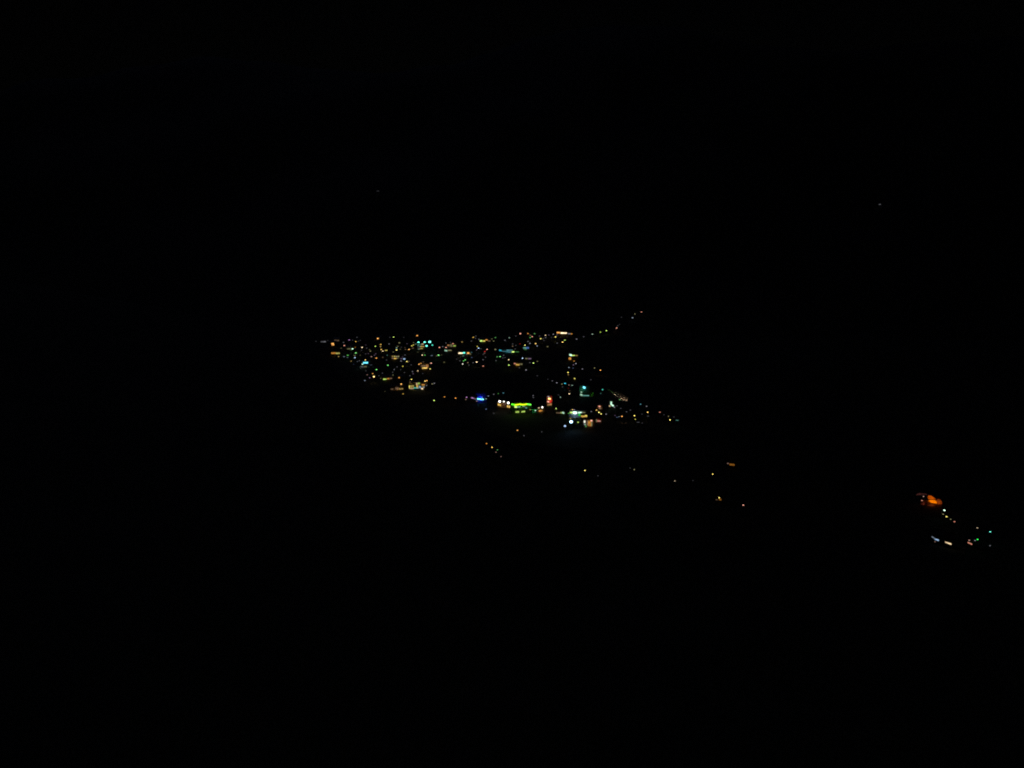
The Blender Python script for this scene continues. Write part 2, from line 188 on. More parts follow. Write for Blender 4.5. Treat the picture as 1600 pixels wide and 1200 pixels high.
 (150.17, 1135.64, 5.5, 1.86, 0.912, (0.0838, 0.0838, 0.0942), 1, -9.0, 'faint grey street lamp well below left of the topmost hill road lamp', 'lamps of the road climbing the far hillside'),
 (153.92, 1145.0, 5.5, 1.876, 0.919, (0.0358, 0.0358, 0.0402), 0, -18.0, 'faint grey lantern well below left of the topmost hill road lamp', 'lamps of the road climbing the far hillside'),
 (162.76, 1191.62, 5.5, 1.951, 0.956, (0.0456, 0.0456, 0.0513), 1, -17.0, 'faint grey street lamp left of the topmost hill road lamp', 'lamps of the road climbing the far hillside'),
 (178.98, 1189.82, 5.5, 2.546, 0.717, (0.5277, 0.6586, 0.8264), 1, -25.0, 'bluish white street lamp below left of the topmost hill road lamp', 'lamps of the road climbing the far hillside'),
 (185.8, 1212.51, 5.5, 1.297, 1.462, (0.2502, 0.2351, 0.1062), 1, -11.0, 'dim olive yellow street lamp just left of the topmost hill road lamp', 'lamps of the road climbing the far hillside'),
 (197.39, 1223.16, 5.5, 2.008, 0.984, (1.1646, 0.4445, 0.2959), 0, -9.0, 'salmon lantern well right of the long brilliant yellow building', 'lamps of the road climbing the far hillside'),
 (66.78, 852.72, 5.5, 1.398, 0.685, (0.9493, 0.3756, 0.0552), 1, -18.0, 'orange street lamp just below the mint and orange corner shop', 'street lamps of the valley town'),
 (67.45, 836.54, 5.5, 1.373, 0.673, (0.5295, 0.5295, 0.5907), 1, -14.0, 'grey street lamp just below the mint and orange corner shop', 'street lamps of the valley town'),
 (64.29, 828.68, 5.5, 1.36, 0.666, (0.2506, 0.1673, 0.2754), 1, -14.0, 'dim violet street lamp just below the mint and orange corner shop', 'street lamps of the valley town'),
 (58.54, 813.37, 5.5, 1.335, 0.654, (0.351, 0.4379, 0.5492), 0, -13.0, 'dim bluish white lantern below the mint and orange corner shop', 'street lamps of the valley town'),
 (62.53, 809.62, 5.5, 1.329, 0.652, (0.0699, 0.1051, 0.2022), 1, -25.0, 'dim blue street lamp below the mint and orange corner shop', 'street lamps of the valley town'),
 (71.55, 804.07, 5.5, 1.322, 0.648, (0.322, 0.322, 0.3613), 0, -12.0, 'dim grey lantern below right of the mint and orange corner shop', 'street lamps of the valley town'),
 (55.63, 784.33, 5.5, 1.289, 0.632, (2.5515, 2.2298, 0.4849), 1, -16.0, 'bright yellow street lamp below the mint and orange corner shop', 'street lamps of the valley town'),
 (55.05, 772.25, 5.5, 1.269, 0.622, (0.4436, 0.2937, 0.0831), 1, -15.0, 'dim amber street lamp below the mint and orange corner shop', 'street lamps of the valley town'),
 (84.47, 809.62, 5.5, 1.333, 0.653, (0.3568, 0.3361, 0.1568), 0, -20.0, 'dim olive yellow lantern well below right of the mint and orange corner shop', 'street lamps of the valley town'),
 (89.25, 797.51, 5.5, 1.371, 0.644, (2.4228, 1.1004, 0.2573), 0, -16.0, 'bright orange lantern well above right of the teal-lit building', 'street lamps of the valley town'),
 (48.99, 728.82, 5.5, 1.252, 0.551, (0.126, 1.7117, 2.3689), 1, -25.0, 'bright cyan street lamp left of the teal-lit building', 'street lamps of the valley town'),
 (52.14, 721.29, 5.5, 1.189, 0.583, (0.3863, 0.2219, 0.1806), 1, -19.0, 'dim salmon street lamp left of the teal-lit building', 'street lamps of the valley town'),
 (54.96, 719.8, 5.5, 1.548, 0.363, (0.5162, 0.8177, 0.6227), 1, -15.0, 'dim mint street lamp above left of the teal-lit building', 'street lamps of the valley town'),
 (50.55, 706.67, 5.5, 1.165, 0.571, (0.1352, 0.003, 0.0023), 1, -24.0, 'faint red street lamp left of the teal-lit building', 'street lamps of the valley town'),
 (50.9, 695.38, 5.5, 1.148, 0.562, (0.0972, 0.0604, 0.035), 1, -14.0, 'faint brownish orange street lamp left of the teal-lit building', 'street lamps of the valley town'),
 (49.7, 682.27, 5.5, 1.127, 0.552, (2.7726, 2.1154, 1.2213), 0, -15.0, 'bright warm white lantern left of the teal-lit building', 'street lamps of the valley town'),
 (41.23, 668.61, 5.5, 0.576, 0.744, (0.551, 0.865, 0.6621), 0, -27.0, 'dim mint lantern right of the red-lit tower', 'street lamps of the valley town'),
 (40.01, 677.75, 5.5, 1.119, 0.548, (0.0568, 0.0568, 0.0639), 1, -19.0, 'nearer of two faint grey street lamps above right of the red-lit tower', 'street lamps of the valley town'),
 (74.66, 746.57, 5.5, 1.232, 0.604, (0.0838, 0.0838, 0.0942), 1, -23.0, 'faint grey street lamp above right of the teal-lit building', 'street lamps of the valley town'),
 (18.14, 675.11, 5.5, 1.113, 0.546, (0.2299, 0.2299, 0.2585), 0, -27.0, 'farther of two dim grey lanterns left of the red-lit tower', 'street lamps of the valley town'),
 (18.16, 667.32, 5.5, 1.101, 0.54, (0.1361, 0.1361, 0.153), 0, -25.0, 'nearer of two dim grey lanterns left of the red-lit tower', 'street lamps of the valley town'),
 (-7.53, 685.78, 5.5, 1.13, 0.554, (0.1145, 0.3628, 0.4398), 0, -22.0, 'dim cyan lantern above the white floodlights', 'street lamps of the valley town'),
 (-11.95, 683.08, 5.5, 1.126, 0.552, (0.067, 0.2474, 0.0584), 1, -24.0, 'dim green street lamp above left of the white floodlights', 'street lamps of the valley town'),
 (-15.79, 680.4, 5.5, 1.121, 0.55, (0.2038, 0.2038, 0.2291), 1, -24.0, 'dim grey street lamp above left of the white floodlights', 'street lamps of the valley town'),
 (-20.29, 673.28, 5.5, 1.11, 0.544, (0.2847, 0.3568, 0.4495), 1, -27.0, 'dim bluish white street lamp just right of the blue neon sign', 'street lamps of the valley town'),
 (21.55, 628.06, 5.5, 1.039, 0.509, (2.1832, 1.6445, 0.9204), 0, -19.0, 'bright warm white lantern below left of the red-lit tower', 'street lamps of the valley town'),
 (18.46, 618.81, 5.5, 1.025, 0.502, (1.252, 2.1832, 1.5748), 1, -20.0, 'bright mint street lamp right of the green neon strip', 'street lamps of the valley town'),
 (14.48, 621.72, 5.5, 1.029, 0.504, (0.6529, 0.4394, 0.1334), 1, -16.0, 'dim amber street lamp right of the green neon strip', 'street lamps of the valley town'),
 (3.84, 556.71, 5.5, 0.927, 0.454, (2.0751, 0.9159, 0.1962), 1, -16.0, 'bright orange street lamp well below the green neon strip', 'street lamps of the valley town'),
 (35.16, 625.55, 5.5, 0.991, 0.54, (1.5322, 2.2724, 0.4596), 1, -23.0, 'bright lime street lamp just above left of the brown and mint green shop strip', 'street lamps of the valley town'),
 (44.09, 609.18, 5.5, 1.012, 0.496, (0.1518, 0.7951, 0.1254), 1, -10.0, 'green street lamp just right of the brown and mint green shop strip', 'street lamps of the valley town'),
 (47.31, 612.68, 7.6, 0.928, 0.467, (2.1047, 1.3122, 0.2798), 0, -28.0, 'amber lantern just above left of the brilliant white shopfront', 'street lamps of the valley town'),
 (48.71, 612.68, 7.6, 0.884, 0.467, (0.5848, 0.3998, 0.6396), 1, -20.0, 'dim violet street lamp just above left of the brilliant white shopfront', 'street lamps of the valley town'),
 (44.39, 592.37, 5.5, 0.985, 0.483, (0.9493, 0.5626, 0.0912), 1, -22.0, 'amber street lamp just above the largest bluish white floodlight', 'street lamps of the valley town'),
 (49.14, 580.34, 5.5, 1.093, 0.593, (0.9677, 1.463, 0.2668), 0, -20.0, 'lime lantern just right of the largest bluish white floodlight', 'street lamps of the valley town'),
 (62.35, 615.06, 5.5, 1.023, 0.502, (0.2579, 0.2579, 0.2899), 0, -26.0, 'dim grey lantern below left of the reddish narrow house', 'street lamps of the valley town'),
 (66.9, 620.15, 5.5, 1.032, 0.506, (2.1832, 1.3759, 0.3098), 0, -11.0, 'bright amber lantern just below left of the reddish narrow house', 'street lamps of the valley town'),
 (68.01, 612.43, 5.5, 1.153, 0.625, (2.843, 2.5061, 0.6249), 1, -21.0, 'brilliant yellow street lamp just below the reddish narrow house', 'street lamps of the valley town'),
 (69.17, 607.03, 5.5, 1.012, 0.496, (2.6724, 2.3382, 0.5188), 0, -27.0, 'bright yellow lantern just below the reddish narrow house', 'street lamps of the valley town'),
 (72.92, 606.39, 5.5, 1.012, 0.496, (0.396, 0.396, 0.4433), 0, -16.0, 'dim grey lantern below right of the reddish narrow house', 'street lamps of the valley town'),
 (8.34, 542.01, 5.5, 0.472, 0.665, (0.1414, 0.1414, 0.1589), 1, -26.0, 'faint grey street lamp well below the green neon strip', 'street lamps of the valley town'),
 (21.11, 552.56, 5.5, 0.921, 0.451, (0.0996, 0.0996, 0.112), 0, -17.0, 'faint grey lantern well below left of the brown and mint green shop strip', 'street lamps of the valley town'),
 (80.58, 700.41, 5.5, 1.16, 0.569, (0.1627, 1.3225, 0.9734), 0, -21.0, 'teal lantern left of the lit earth bank', 'street lamps of the valley town'),
 (77.09, 683.89, 5.5, 1.133, 0.556, (0.0554, 0.1682, 0.139), 0, -16.0, 'dim teal lantern above the reddish narrow house', 'street lamps of the valley town'),
 (90.33, 658.44, 5.5, 1.096, 0.537, (0.1712, 0.567, 0.1515), 1, -9.0, 'green street lamp just below the lit earth bank', 'street lamps of the valley town'),
 (105.15, 641.36, 5.5, 1.073, 0.526, (0.1461, 0.4581, 0.5546), 1, -12.0, 'dim cyan street lamp above right of the brilliant lone yellow lamp', 'street lamps of the valley town'),
 (108.83, 633.82, 5.5, 1.062, 0.521, (0.322, 0.322, 0.3613), 1, -20.0, 'dim grey street lamp above right of the brilliant lone yellow lamp', 'street lamps of the valley town'),
 (89.85, 613.96, 5.5, 1.027, 0.503, (0.1264, 0.1264, 0.1421), 1, -12.0, 'faint grey street lamp above left of the brilliant lone yellow lamp', 'street lamps of the valley town'),
 (84.23, 598.99, 5.5, 1.002, 0.491, (2.6481, 1.2175, 0.295), 1, -15.0, 'bright orange street lamp left of the brilliant lone yellow lamp', 'street lamps of the valley town'),
 (79.33, 602.14, 5.5, 1.006, 0.493, (0.1086, 0.0725, 0.1193), 1, -21.0, 'faint violet street lamp below the tall white sign panel', 'street lamps of the valley town'),
 (80.01, 595.87, 5.5, 0.997, 0.488, (0.0884, 0.1331, 0.256), 1, -25.0, 'dim blue street lamp below the tall white sign panel', 'street lamps of the valley town'),
 (81.84, 597.94, 5.5, 1.0, 0.49, (0.1799, 0.2262, 0.2859), 0, -16.0, 'dim bluish white lantern below right of the tall white sign panel', 'street lamps of the valley town'),
 (94.06, 601.08, 5.5, 0.964, 0.587, (2.7041, 2.3734, 0.5533), 1, -17.0, 'brilliant yellow street lamp well below right of the tall white sign panel', 'street lamps of the valley town'),
 (93.08, 589.73, 5.5, 0.99, 0.485, (0.9093, 0.7769, 0.1133), 0, -9.0, 'yellow lantern just below the brilliant lone yellow lamp', 'street lamps of the valley town'),
 (106.24, 612.87, 5.5, 1.074, 0.568, (2.4935, 1.6058, 0.4009), 0, -9.0, 'bright amber lantern right of the brilliant lone yellow lamp', 'street lamps of the valley town'),
 (115.76, 612.87, 5.5, 1.032, 0.506, (1.09, 0.4122, 0.273), 0, -16.0, 'salmon lantern well right of the brilliant lone yellow lamp', 'street lamps of the valley town'),
 (119.87, 598.99, 5.5, 0.528, 0.62, (0.4057, 0.3818, 0.1762), 0, -21.0, 'dim olive yellow lantern well right of the brilliant lone yellow lamp', 'street lamps of the valley town'),
 (118.92, 587.7, 5.5, 0.864, 0.731, (2.2699, 1.9885, 0.4501), 0, -10.0, 'bright yellow lantern well right of the brilliant lone yellow lamp', 'street lamps of the valley town'),
 (124.02, 586.7, 5.5, 2.161, 0.305, (0.1256, 0.3812, 0.3151), 1, -28.0, 'dim teal street lamp well right of the brilliant lone yellow lamp', 'street lamps of the valley town'),
 (84.38, 578.18, 5.5, 0.97, 0.475, (0.0472, 0.0293, 0.017), 1, -26.0, 'faint brownish orange street lamp below left of the brilliant lone yellow lamp', 'street lamps of the valley town'),
 (81.48, 577.79, 5.5, 0.969, 0.475, (0.0379, 0.0235, 0.0136), 0, -17.0, 'faint brownish orange lantern below left of the brilliant lone yellow lamp', 'street lamps of the valley town'),
 (-65.08, 655.95, 5.5, 1.088, 0.533, (1.6981, 2.504, 0.522), 1, -16.0, 'bright lime street lamp below right of the many-windowed yellow building', 'street lamps of the valley town'),
 (-57.57, 669.9, 5.5, 1.108, 0.543, (1.3225, 0.546, 0.0938), 1, -25.0, 'orange street lamp right of the lone lime lamp left of the blue neon sign', 'street lamps of the valley town'),
 (-47.77, 664.76, 5.5, 1.099, 0.539, (2.0751, 0.9159, 0.1962), 0, -15.0, 'bright orange lantern right of the lone lime lamp left of the blue neon sign', 'street lamps of the valley town'),
 (-38.64, 668.09, 5.5, 1.103, 0.541, (1.1467, 0.5601, 1.3396), 1, -10.0, 'violet street lamp left of the blue neon sign', 'street lamps of the valley town'),
 (-38.82, 659.7, 5.5, 1.09, 0.534, (0.331, 0.2098, 0.1249), 1, -20.0, 'dim brownish orange street lamp left of the blue neon sign', 'street lamps of the valley town'),
 (-29.11, 652.73, 5.5, 1.079, 0.529, (0.6296, 0.3727, 0.3074), 0, -19.0, 'salmon lantern just below left of the blue neon sign', 'street lamps of the valley town'),
 (-21.8, 662.22, 5.5, 1.093, 0.536, (0.4248, 0.6698, 0.5114), 0, -23.0, 'dim mint lantern just right of the blue neon sign', 'street lamps of the valley town'),
 (-20.63, 623.52, 5.5, 1.032, 0.506, (0.177, 0.2581, 0.4763), 1, -22.0, 'dim blue street lamp below right of the blue neon sign', 'street lamps of the valley town'),
 (-14.19, 608.53, 5.5, 1.008, 0.494, (0.0996, 0.0996, 0.112), 1, -9.0, 'faint grey street lamp below left of the amber doorways under white floodlights', 'street lamps of the valley town'),
 (-73.43, 726.39, 5.5, 1.147, 0.441, (0.5562, 0.5245, 0.2499), 0, -20.0, 'dim olive yellow lantern right of the many-windowed yellow building', 'street lamps of the valley town'),
 (-71.95, 729.43, 5.5, 1.204, 0.59, (0.3578, 0.3578, 0.401), 1, -9.0, 'farther of two dim grey street lamps right of the many-windowed yellow building', 'street lamps of the valley town'),
 (-79.1, 717.91, 9.8, 1.237, 0.727, (2.9113, 1.9155, 0.5272), 0, -10.0, 'brilliant amber lantern above right of the many-windowed yellow building', 'street lamps of the valley town'),
 (-77.5, 718.3, 10.2, 1.031, 0.872, (1.8579, 0.8336, 0.1879), 1, -16.0, 'bright orange street lamp above right of the many-windowed yellow building', 'street lamps of the valley town'),
 (-78.1, 719.21, 5.5, 1.189, 0.583, (0.2885, 0.2885, 0.3241), 1, -23.0, 'nearer of two dim grey street lamps right of the many-windowed yellow building', 'street lamps of the valley town'),
 (-95.37, 748.48, 5.5, 1.238, 0.607, (2.2086, 1.9229, 0.3932), 1, -8.0, 'bright yellow street lamp above left of the many-windowed yellow building', 'street lamps of the valley town'),
 (-92.66, 717.15, 9.0, 1.239, 0.509, (0.2925, 0.1833, 0.1074), 0, -18.0, 'dim brownish orange lantern above left of the many-windowed yellow building', 'street lamps of the valley town'),
 (-94.54, 793.54, 5.5, 1.309, 0.642, (1.4923, 1.1041, 0.5908), 1, -20.0, 'warm white street lamp just below left of the brown house with the amber strip', 'street lamps of the valley town'),
 (-99.39, 789.62, 5.5, 1.134, 1.198, (0.1463, 0.1463, 0.1645), 0, -22.0, 'dim grey lantern left of the brown house with the amber strip', 'street lamps of the valley town'),
 (-97.68, 832.59, 5.5, 1.371, 0.672, (2.4676, 1.1208, 0.262), 0, -8.0, 'bright orange lantern just above left of the brown house with the amber strip', 'street lamps of the valley town'),
 (-94.57, 823.24, 8.0, 1.237, 0.623, (1.7349, 0.7346, 0.1376), 0, -18.0, 'orange lantern just above left of the brown house with the amber strip', 'street lamps of the valley town'),
 (-85.63, 839.33, 5.5, 1.38, 0.676, (2.6481, 1.1564, 0.8274), 0, -22.0, 'bright salmon lantern just above right of the brown house with the amber strip', 'street lamps of the valley town'),
 (-83.33, 804.81, 5.5, 1.325, 0.649, (2.1008, 1.8267, 0.3658), 1, -18.0, 'bright yellow street lamp just right of the brown house with the amber strip', 'street lamps of the valley town'),
 (-8.31, 253.5, 5.5, 0.424, 0.208, (1.3225, 0.546, 0.0938), 0, -12.0, 'orange lantern just above left of the amber lamp of the lower chain', 'lamps strung down the near slope'),
 (-6.37, 247.64, 5.5, 0.415, 0.203, (2.2945, 1.4524, 0.334), 0, -11.0, 'bright amber lantern well below the amber doorways under white floodlights', 'lamps strung down the near slope'),
 (-4.89, 258.93, 3.6, 0.434, 0.213, (0.1366, 0.4682, 0.1203), 1, -28.0, 'dim green street lamp just below right of the amber lamp of the lower chain', 'lamps strung down the near slope'),
 (-5.21, 252.15, 3.6, 0.423, 0.207, (0.3863, 0.2219, 0.1806), 1, -17.0, 'dim salmon street lamp just below right of the amber lamp of the lower chain', 'lamps strung down the near slope'),
 (-3.48, 245.0, 3.6, 0.412, 0.202, (0.2766, 0.1575, 0.1278), 1, -23.0, 'dim salmon street lamp below right of the amber lamp of the lower chain', 'lamps strung down the near slope'),
 (22.9, 242.07, 3.6, 0.321, 0.302, (2.2899, 2.0036, 0.4446), 1, -9.0, 'bright yellow street lamp well below the tall orange windows at the near edge', 'scattered lamps of the lower hillside'),
 (25.68, 230.19, 3.6, 0.392, 0.192, (0.0696, 0.0696, 0.0782), 1, -12.0, 'faint grey street lamp right of the bright yellow lamp on the lower hillside', 'scattered lamps of the lower hillside'),
 (38.66, 244.0, 3.6, 0.29, 0.306, (0.3963, 0.3738, 0.1781), 1, -23.0, 'dim olive yellow street lamp well right of the bright yellow lamp on the lower hillside', 'scattered lamps of the lower hillside'),
 (37.93, 247.79, 3.6, 0.423, 0.207, (0.051, 0.051, 0.0574), 0, -23.0, 'faint grey lantern well right of the bright yellow lamp on the lower hillside', 'scattered lamps of the lower hillside'),
 (64.26, 246.66, 3.6, 0.374, 0.29, (2.0299, 1.7706, 0.3735), 1, -25.0, 'bright yellow street lamp below left of the isolated house with a dim orange window', 'scattered lamps of the lower hillside'),
 (46.5, 219.69, 3.6, 0.38, 0.186, (0.7165, 0.5667, 0.3561), 1, -8.0, 'dim warm white street lamp well above left of the isolated house with a yellow lamp', 'scattered lamps of the lower hillside'),
 (53.17, 226.03, 3.6, 0.393, 0.192, (0.0456, 0.0456, 0.0513), 1, -22.0, 'faint grey street lamp well above left of the isolated house with a yellow lamp', 'scattered lamps of the lower hillside'),
 (54.02, 199.75, 3.6, 0.306, 0.216, (2.7343, 2.3999, 0.5595), 1, -16.0, 'brilliant yellow street lamp just above the isolated house with a yellow lamp', 'scattered lamps of the lower hillside'),
 (58.39, 193.08, 3.6, 0.299, 0.211, (2.244, 0.9671, 0.6873), 1, -19.0, 'bright salmon street lamp well right of the isolated house with a yellow lamp', 'scattered lamps of the lower hillside'),
 (154.12, 286.99, 3.6, 0.549, 0.269, (0.6248, 0.3696, 0.3048), 0, -15.0, 'dim salmon lantern above left of the orange-lit wall', 'lamps on the near hillside at lower right'),
 (147.0, 274.45, 3.6, 0.526, 0.258, (1.09, 0.4122, 0.273), 0, -16.0, 'salmon lantern left of the orange-lit wall', 'lamps on the near hillside at lower right'),
 (144.8, 255.7, 3.6, 0.605, 0.366, (1.8679, 3.0106, 2.27), 1, -13.0, 'brilliant mint street lamp below right of the orange-lit wall', 'lamps on the near hillside at lower right'),
 (138.92, 245.77, 3.6, 0.478, 0.234, (0.3229, 0.3039, 0.1403), 1, -26.0, 'dim olive yellow street lamp just below the brilliant mint lamp by the orange-lit wall', 'lamps on the near hillside at lower right'),
 (137.38, 240.99, 3.6, 0.491, 0.259, (2.1372, 1.8642, 0.3932), 1, -13.0, 'bright yellow street lamp just below the brilliant mint lamp by the orange-lit wall', 'lamps on the near hillside at lower right'),
 (135.97, 236.11, 3.6, 0.462, 0.227, (0.2614, 0.2456, 0.1109), 1, -22.0, 'dim olive yellow street lamp below right of the brilliant mint lamp by the orange-lit wall', 'lamps on the near hillside at lower right'),
 (134.65, 231.68, 3.6, 0.455, 0.223, (1.09, 0.4122, 0.273), 1, -17.0, 'salmon street lamp below right of the brilliant mint lamp by the orange-lit wall', 'lamps on the near hillside at lower right'),
 (137.18, 224.1, 3.6, 0.447, 0.219, (0.7875, 0.6244, 0.3945), 0, -21.0, 'warm white lantern above right of the slanting orange red strip', 'lamps on the near hillside at lower right'),
 (138.01, 219.16, 3.6, 0.44, 0.216, (0.4044, 2.4676, 1.8707), 1, -22.0, 'bright teal street lamp well above right of the slanting orange red strip', 'lamps on the near hillside at lower right'),
 (123.74, 201.41, 3.6, 0.403, 0.198, (0.0695, 2.3649, 0.2378), 1, -17.0, 'brilliant deep green street lamp above right of the slanting orange red strip', 'lamps on the near hillside at lower right'),
 (121.6, 198.97, 3.6, 0.398, 0.195, (0.2885, 0.2885, 0.3241), 1, -19.0, 'dim grey street lamp just above right of the slanting orange red strip', 'lamps on the near hillside at lower right'),
 (119.54, 198.09, 3.6, 0.395, 0.194, (0.6296, 0.3727, 0.3074), 1, -21.0, 'salmon street lamp just above the slanting orange red strip', 'lamps on the near hillside at lower right'),
 (105.16, 188.27, 3.6, 0.369, 0.181, (0.2452, 0.1396, 0.1132), 1, -13.0, 'dim salmon street lamp just below the slanting bluish tube lamp', 'lamps on the near hillside at lower right'),
 (121.78, 192.75, 3.6, 0.203, 0.286, (0.228, 0.228, 0.2563), 1, -16.0, 'dim grey street lamp right of the slanting orange red strip', 'lamps on the near hillside at lower right'),
 (-296.1, 1823.89, 6, 6.479, 0.822, (0.0471, 0.0471, 0.0529), 0, -27.0, 'faint grey lantern high up on the dark mountain, left side', 'faint lights high on the far mountain'),
 (798.8, 1787.66, 6, 4.804, 1.16, (0.128, 0.128, 0.1439), 1, -23.0, 'faint grey street lamp high up on the dark mountain, right side', 'faint lights high on the far mountain'),
 (-187.56, 928.78, 5.5, 1.545, 0.757, (0.0457, 0.1688, 0.0398), 1, -19.0, 'dim green street lamp just below left of the brilliant mint lamp at left', 'street lamps of the valley town'),
 (-193.22, 1002.03, 5.5, 1.661, 0.814, (0.0405, 0.0405, 0.0455), 1, -10.0, 'nearer of two faint grey street lamps above right of the brilliant mint lamp at left', 'street lamps of the valley town'),
 (-163.33, 902.77, 5.5, 1.497, 0.734, (0.0758, 0.0506, 0.0833), 1, -10.0, 'faint violet street lamp above the cyan shopfront', 'street lamps of the valley town'),
 (-166.14, 901.4, 5.5, 1.496, 0.733, (0.0696, 0.0696, 0.0782), 0, -17.0, 'faint grey lantern above the cyan shopfront', 'street lamps of the valley town'),
 (-140.14, 891.41, 5.5, 1.473, 0.722, (0.0554, 0.1682, 0.139), 0, -28.0, 'dim teal lantern just left of the cream window-lit block', 'street lamps of the valley town'),
 (-135.89, 858.94, 5.5, 1.421, 0.696, (0.0696, 0.0696, 0.0782), 1, -12.0, 'faint grey street lamp left of the cream window-lit block', 'street lamps of the valley town'),
 (-166.99, 932.19, 5.5, 1.544, 0.757, (0.127, 0.1192, 0.053), 0, -18.0, 'dim olive yellow lantern above the cyan shopfront', 'street lamps of the valley town'),
 (-105.47, 828.68, 5.5, 1.366, 0.67, (0.0696, 0.0696, 0.0782), 0, -10.0, 'faint grey lantern left of the brown house with the amber strip', 'street lamps of the valley town'),
 (-118.48, 816.38, 5.5, 1.35, 0.662, (0.0996, 0.0996, 0.112), 1, -20.0, 'faint grey street lamp below the cream window-lit block', 'street lamps of the valley town'),
 (-106.69, 784.33, 5.5, 1.297, 0.636, (0.0696, 0.0696, 0.0782), 1, -20.0, 'faint grey street lamp above right of the long dim amber terrace', 'street lamps of the valley town'),
 (-97.27, 777.38, 5.5, 1.284, 0.629, (0.171, 0.1142, 0.188), 1, -11.0, 'dim violet street lamp above the many-windowed yellow building', 'street lamps of the valley town'),
 (-99.15, 767.18, 5.5, 1.268, 0.622, (0.0996, 0.0996, 0.112), 0, -24.0, 'faint grey lantern above left of the many-windowed yellow building', 'street lamps of the valley town'),
 (-77.05, 957.82, 5.5, 1.566, 0.768, (0.1303, 0.081, 0.0469), 1, -22.0, 'dim brownish orange street lamp just left of the brown and lime row house', 'street lamps of the valley town'),
 (-202.12, 1010.55, 5.5, 1.677, 0.822, (0.051, 0.051, 0.0574), 0, -11.0, 'nearer of two faint grey lanterns above the brilliant mint lamp at left', 'street lamps of the valley town'),
 (-192.06, 1008.83, 5.5, 1.672, 0.819, (0.0405, 0.0405, 0.0455), 1, -27.0, 'farther of two faint grey street lamps above right of the brilliant mint lamp at left', 'street lamps of the valley town'),
 (-178.12, 969.31, 5.5, 1.605, 0.787, (0.0556, 0.0371, 0.0611), 1, -11.0, 'faint violet street lamp right of the brilliant mint lamp at left', 'street lamps of the valley town'),
 (-172.39, 943.59, 5.5, 1.563, 0.766, (0.0838, 0.0838, 0.0942), 1, -14.0, 'faint grey street lamp right of the brilliant mint lamp at left', 'street lamps of the valley town'),
 (-175.57, 927.81, 5.5, 1.54, 0.755, (0.063, 0.063, 0.0708), 0, -19.0, 'faint grey lantern right of the brilliant mint lamp at left', 'street lamps of the valley town'),
 (-154.51, 891.41, 5.5, 1.477, 0.724, (0.1178, 0.0787, 0.1295), 1, -22.0, 'faint violet street lamp above right of the cyan shopfront', 'street lamps of the valley town'),
 (-165.64, 849.43, 5.5, 1.414, 0.693, (0.074, 0.093, 0.1176), 1, -12.0, 'faint bluish white street lamp left of the cyan shopfront', 'street lamps of the valley town'),
 (-166.5, 832.59, 5.5, 1.388, 0.68, (0.0195, 0.0293, 0.0564), 1, -10.0, 'faint blue street lamp left of the cyan shopfront', 'street lamps of the valley town'),
 (-158.98, 1036.97, 5.5, 1.707, 0.837, (0.051, 0.051, 0.0574), 0, -25.0, 'faint grey lantern above the cream window-lit block', 'street lamps of the valley town'),
 (-140.67, 1036.97, 5.5, 1.703, 0.835, (0.0358, 0.0358, 0.0402), 0, -18.0, 'faint grey lantern above left of the brilliant orange lamp', 'street lamps of the valley town'),
 (-129.21, 979.98, 5.5, 1.61, 0.789, (0.0758, 0.0506, 0.0833), 1, -17.0, 'faint violet street lamp just above the brilliant orange lamp', 'street lamps of the valley town'),
 (-122.22, 988.69, 5.5, 1.622, 0.795, (0.1861, 0.1747, 0.0777), 0, -18.0, 'dim olive yellow lantern just left of the row of teal floodlights', 'street lamps of the valley town'),
 (-118.24, 977.83, 5.5, 1.605, 0.786, (0.198, 0.3185, 0.2404), 0, -21.0, 'dim mint lantern just below left of the row of teal floodlights', 'street lamps of the valley town'),
 (-127.63, 948.62, 5.5, 1.56, 0.765, (0.0827, 0.0514, 0.0298), 1, -25.0, 'faint brownish orange street lamp just above left of the brilliant orange lamp', 'street lamps of the valley town'),
 (-132.4, 951.16, 5.5, 1.565, 0.767, (0.051, 0.051, 0.0574), 1, -16.0, 'faint grey street lamp just left of the brilliant orange lamp', 'street lamps of the valley town'),
 (-131.43, 935.63, 5.5, 1.541, 0.755, (0.0947, 0.0889, 0.0395), 1, -12.0, 'faint olive yellow street lamp left of the brilliant orange lamp', 'street lamps of the valley town'),
 (-120.46, 893.66, 5.5, 1.472, 0.721, (0.1171, 0.1171, 0.1316), 0, -27.0, 'faint grey lantern just below left of the brilliant orange lamp', 'street lamps of the valley town'),
 (-121.47, 880.77, 5.5, 1.452, 0.712, (0.0758, 0.0506, 0.0833), 0, -23.0, 'faint violet lantern just right of the cream window-lit block', 'street lamps of the valley town'),
 (-100.9, 907.4, 5.5, 3.239, 0.411, (0.0741, 0.0696, 0.0309), 0, -12.0, 'faint olive yellow lantern just below right of the building under the teal floodlights', 'street lamps of the valley town'),
 (-94.71, 846.18, 5.5, 1.392, 0.682, (0.1909, 0.1186, 0.0687), 0, -12.0, 'dim brownish orange lantern just above the brown house with the amber strip', 'street lamps of the valley town'),
 (-112.63, 800.05, 5.5, 1.323, 0.648, (0.051, 0.051, 0.0574), 0, -15.0, 'faint grey lantern below right of the cream window-lit block', 'street lamps of the valley town'),
 (-118.64, 785.73, 5.5, 1.302, 0.638, (0.0838, 0.0838, 0.0942), 0, -27.0, 'faint grey lantern just above right of the lime and orange row house', 'street lamps of the valley town'),
 (-88.04, 778.76, 5.5, 1.284, 0.63, (0.051, 0.051, 0.0574), 1, -14.0, 'faint grey street lamp just below the brown house with the amber strip', 'street lamps of the valley town'),
 (-129.3, 767.18, 5.5, 1.275, 0.625, (0.0696, 0.0696, 0.0782), 1, -8.0, 'faint grey street lamp just right of the brilliant amber lamp at lower left', 'street lamps of the valley town'),
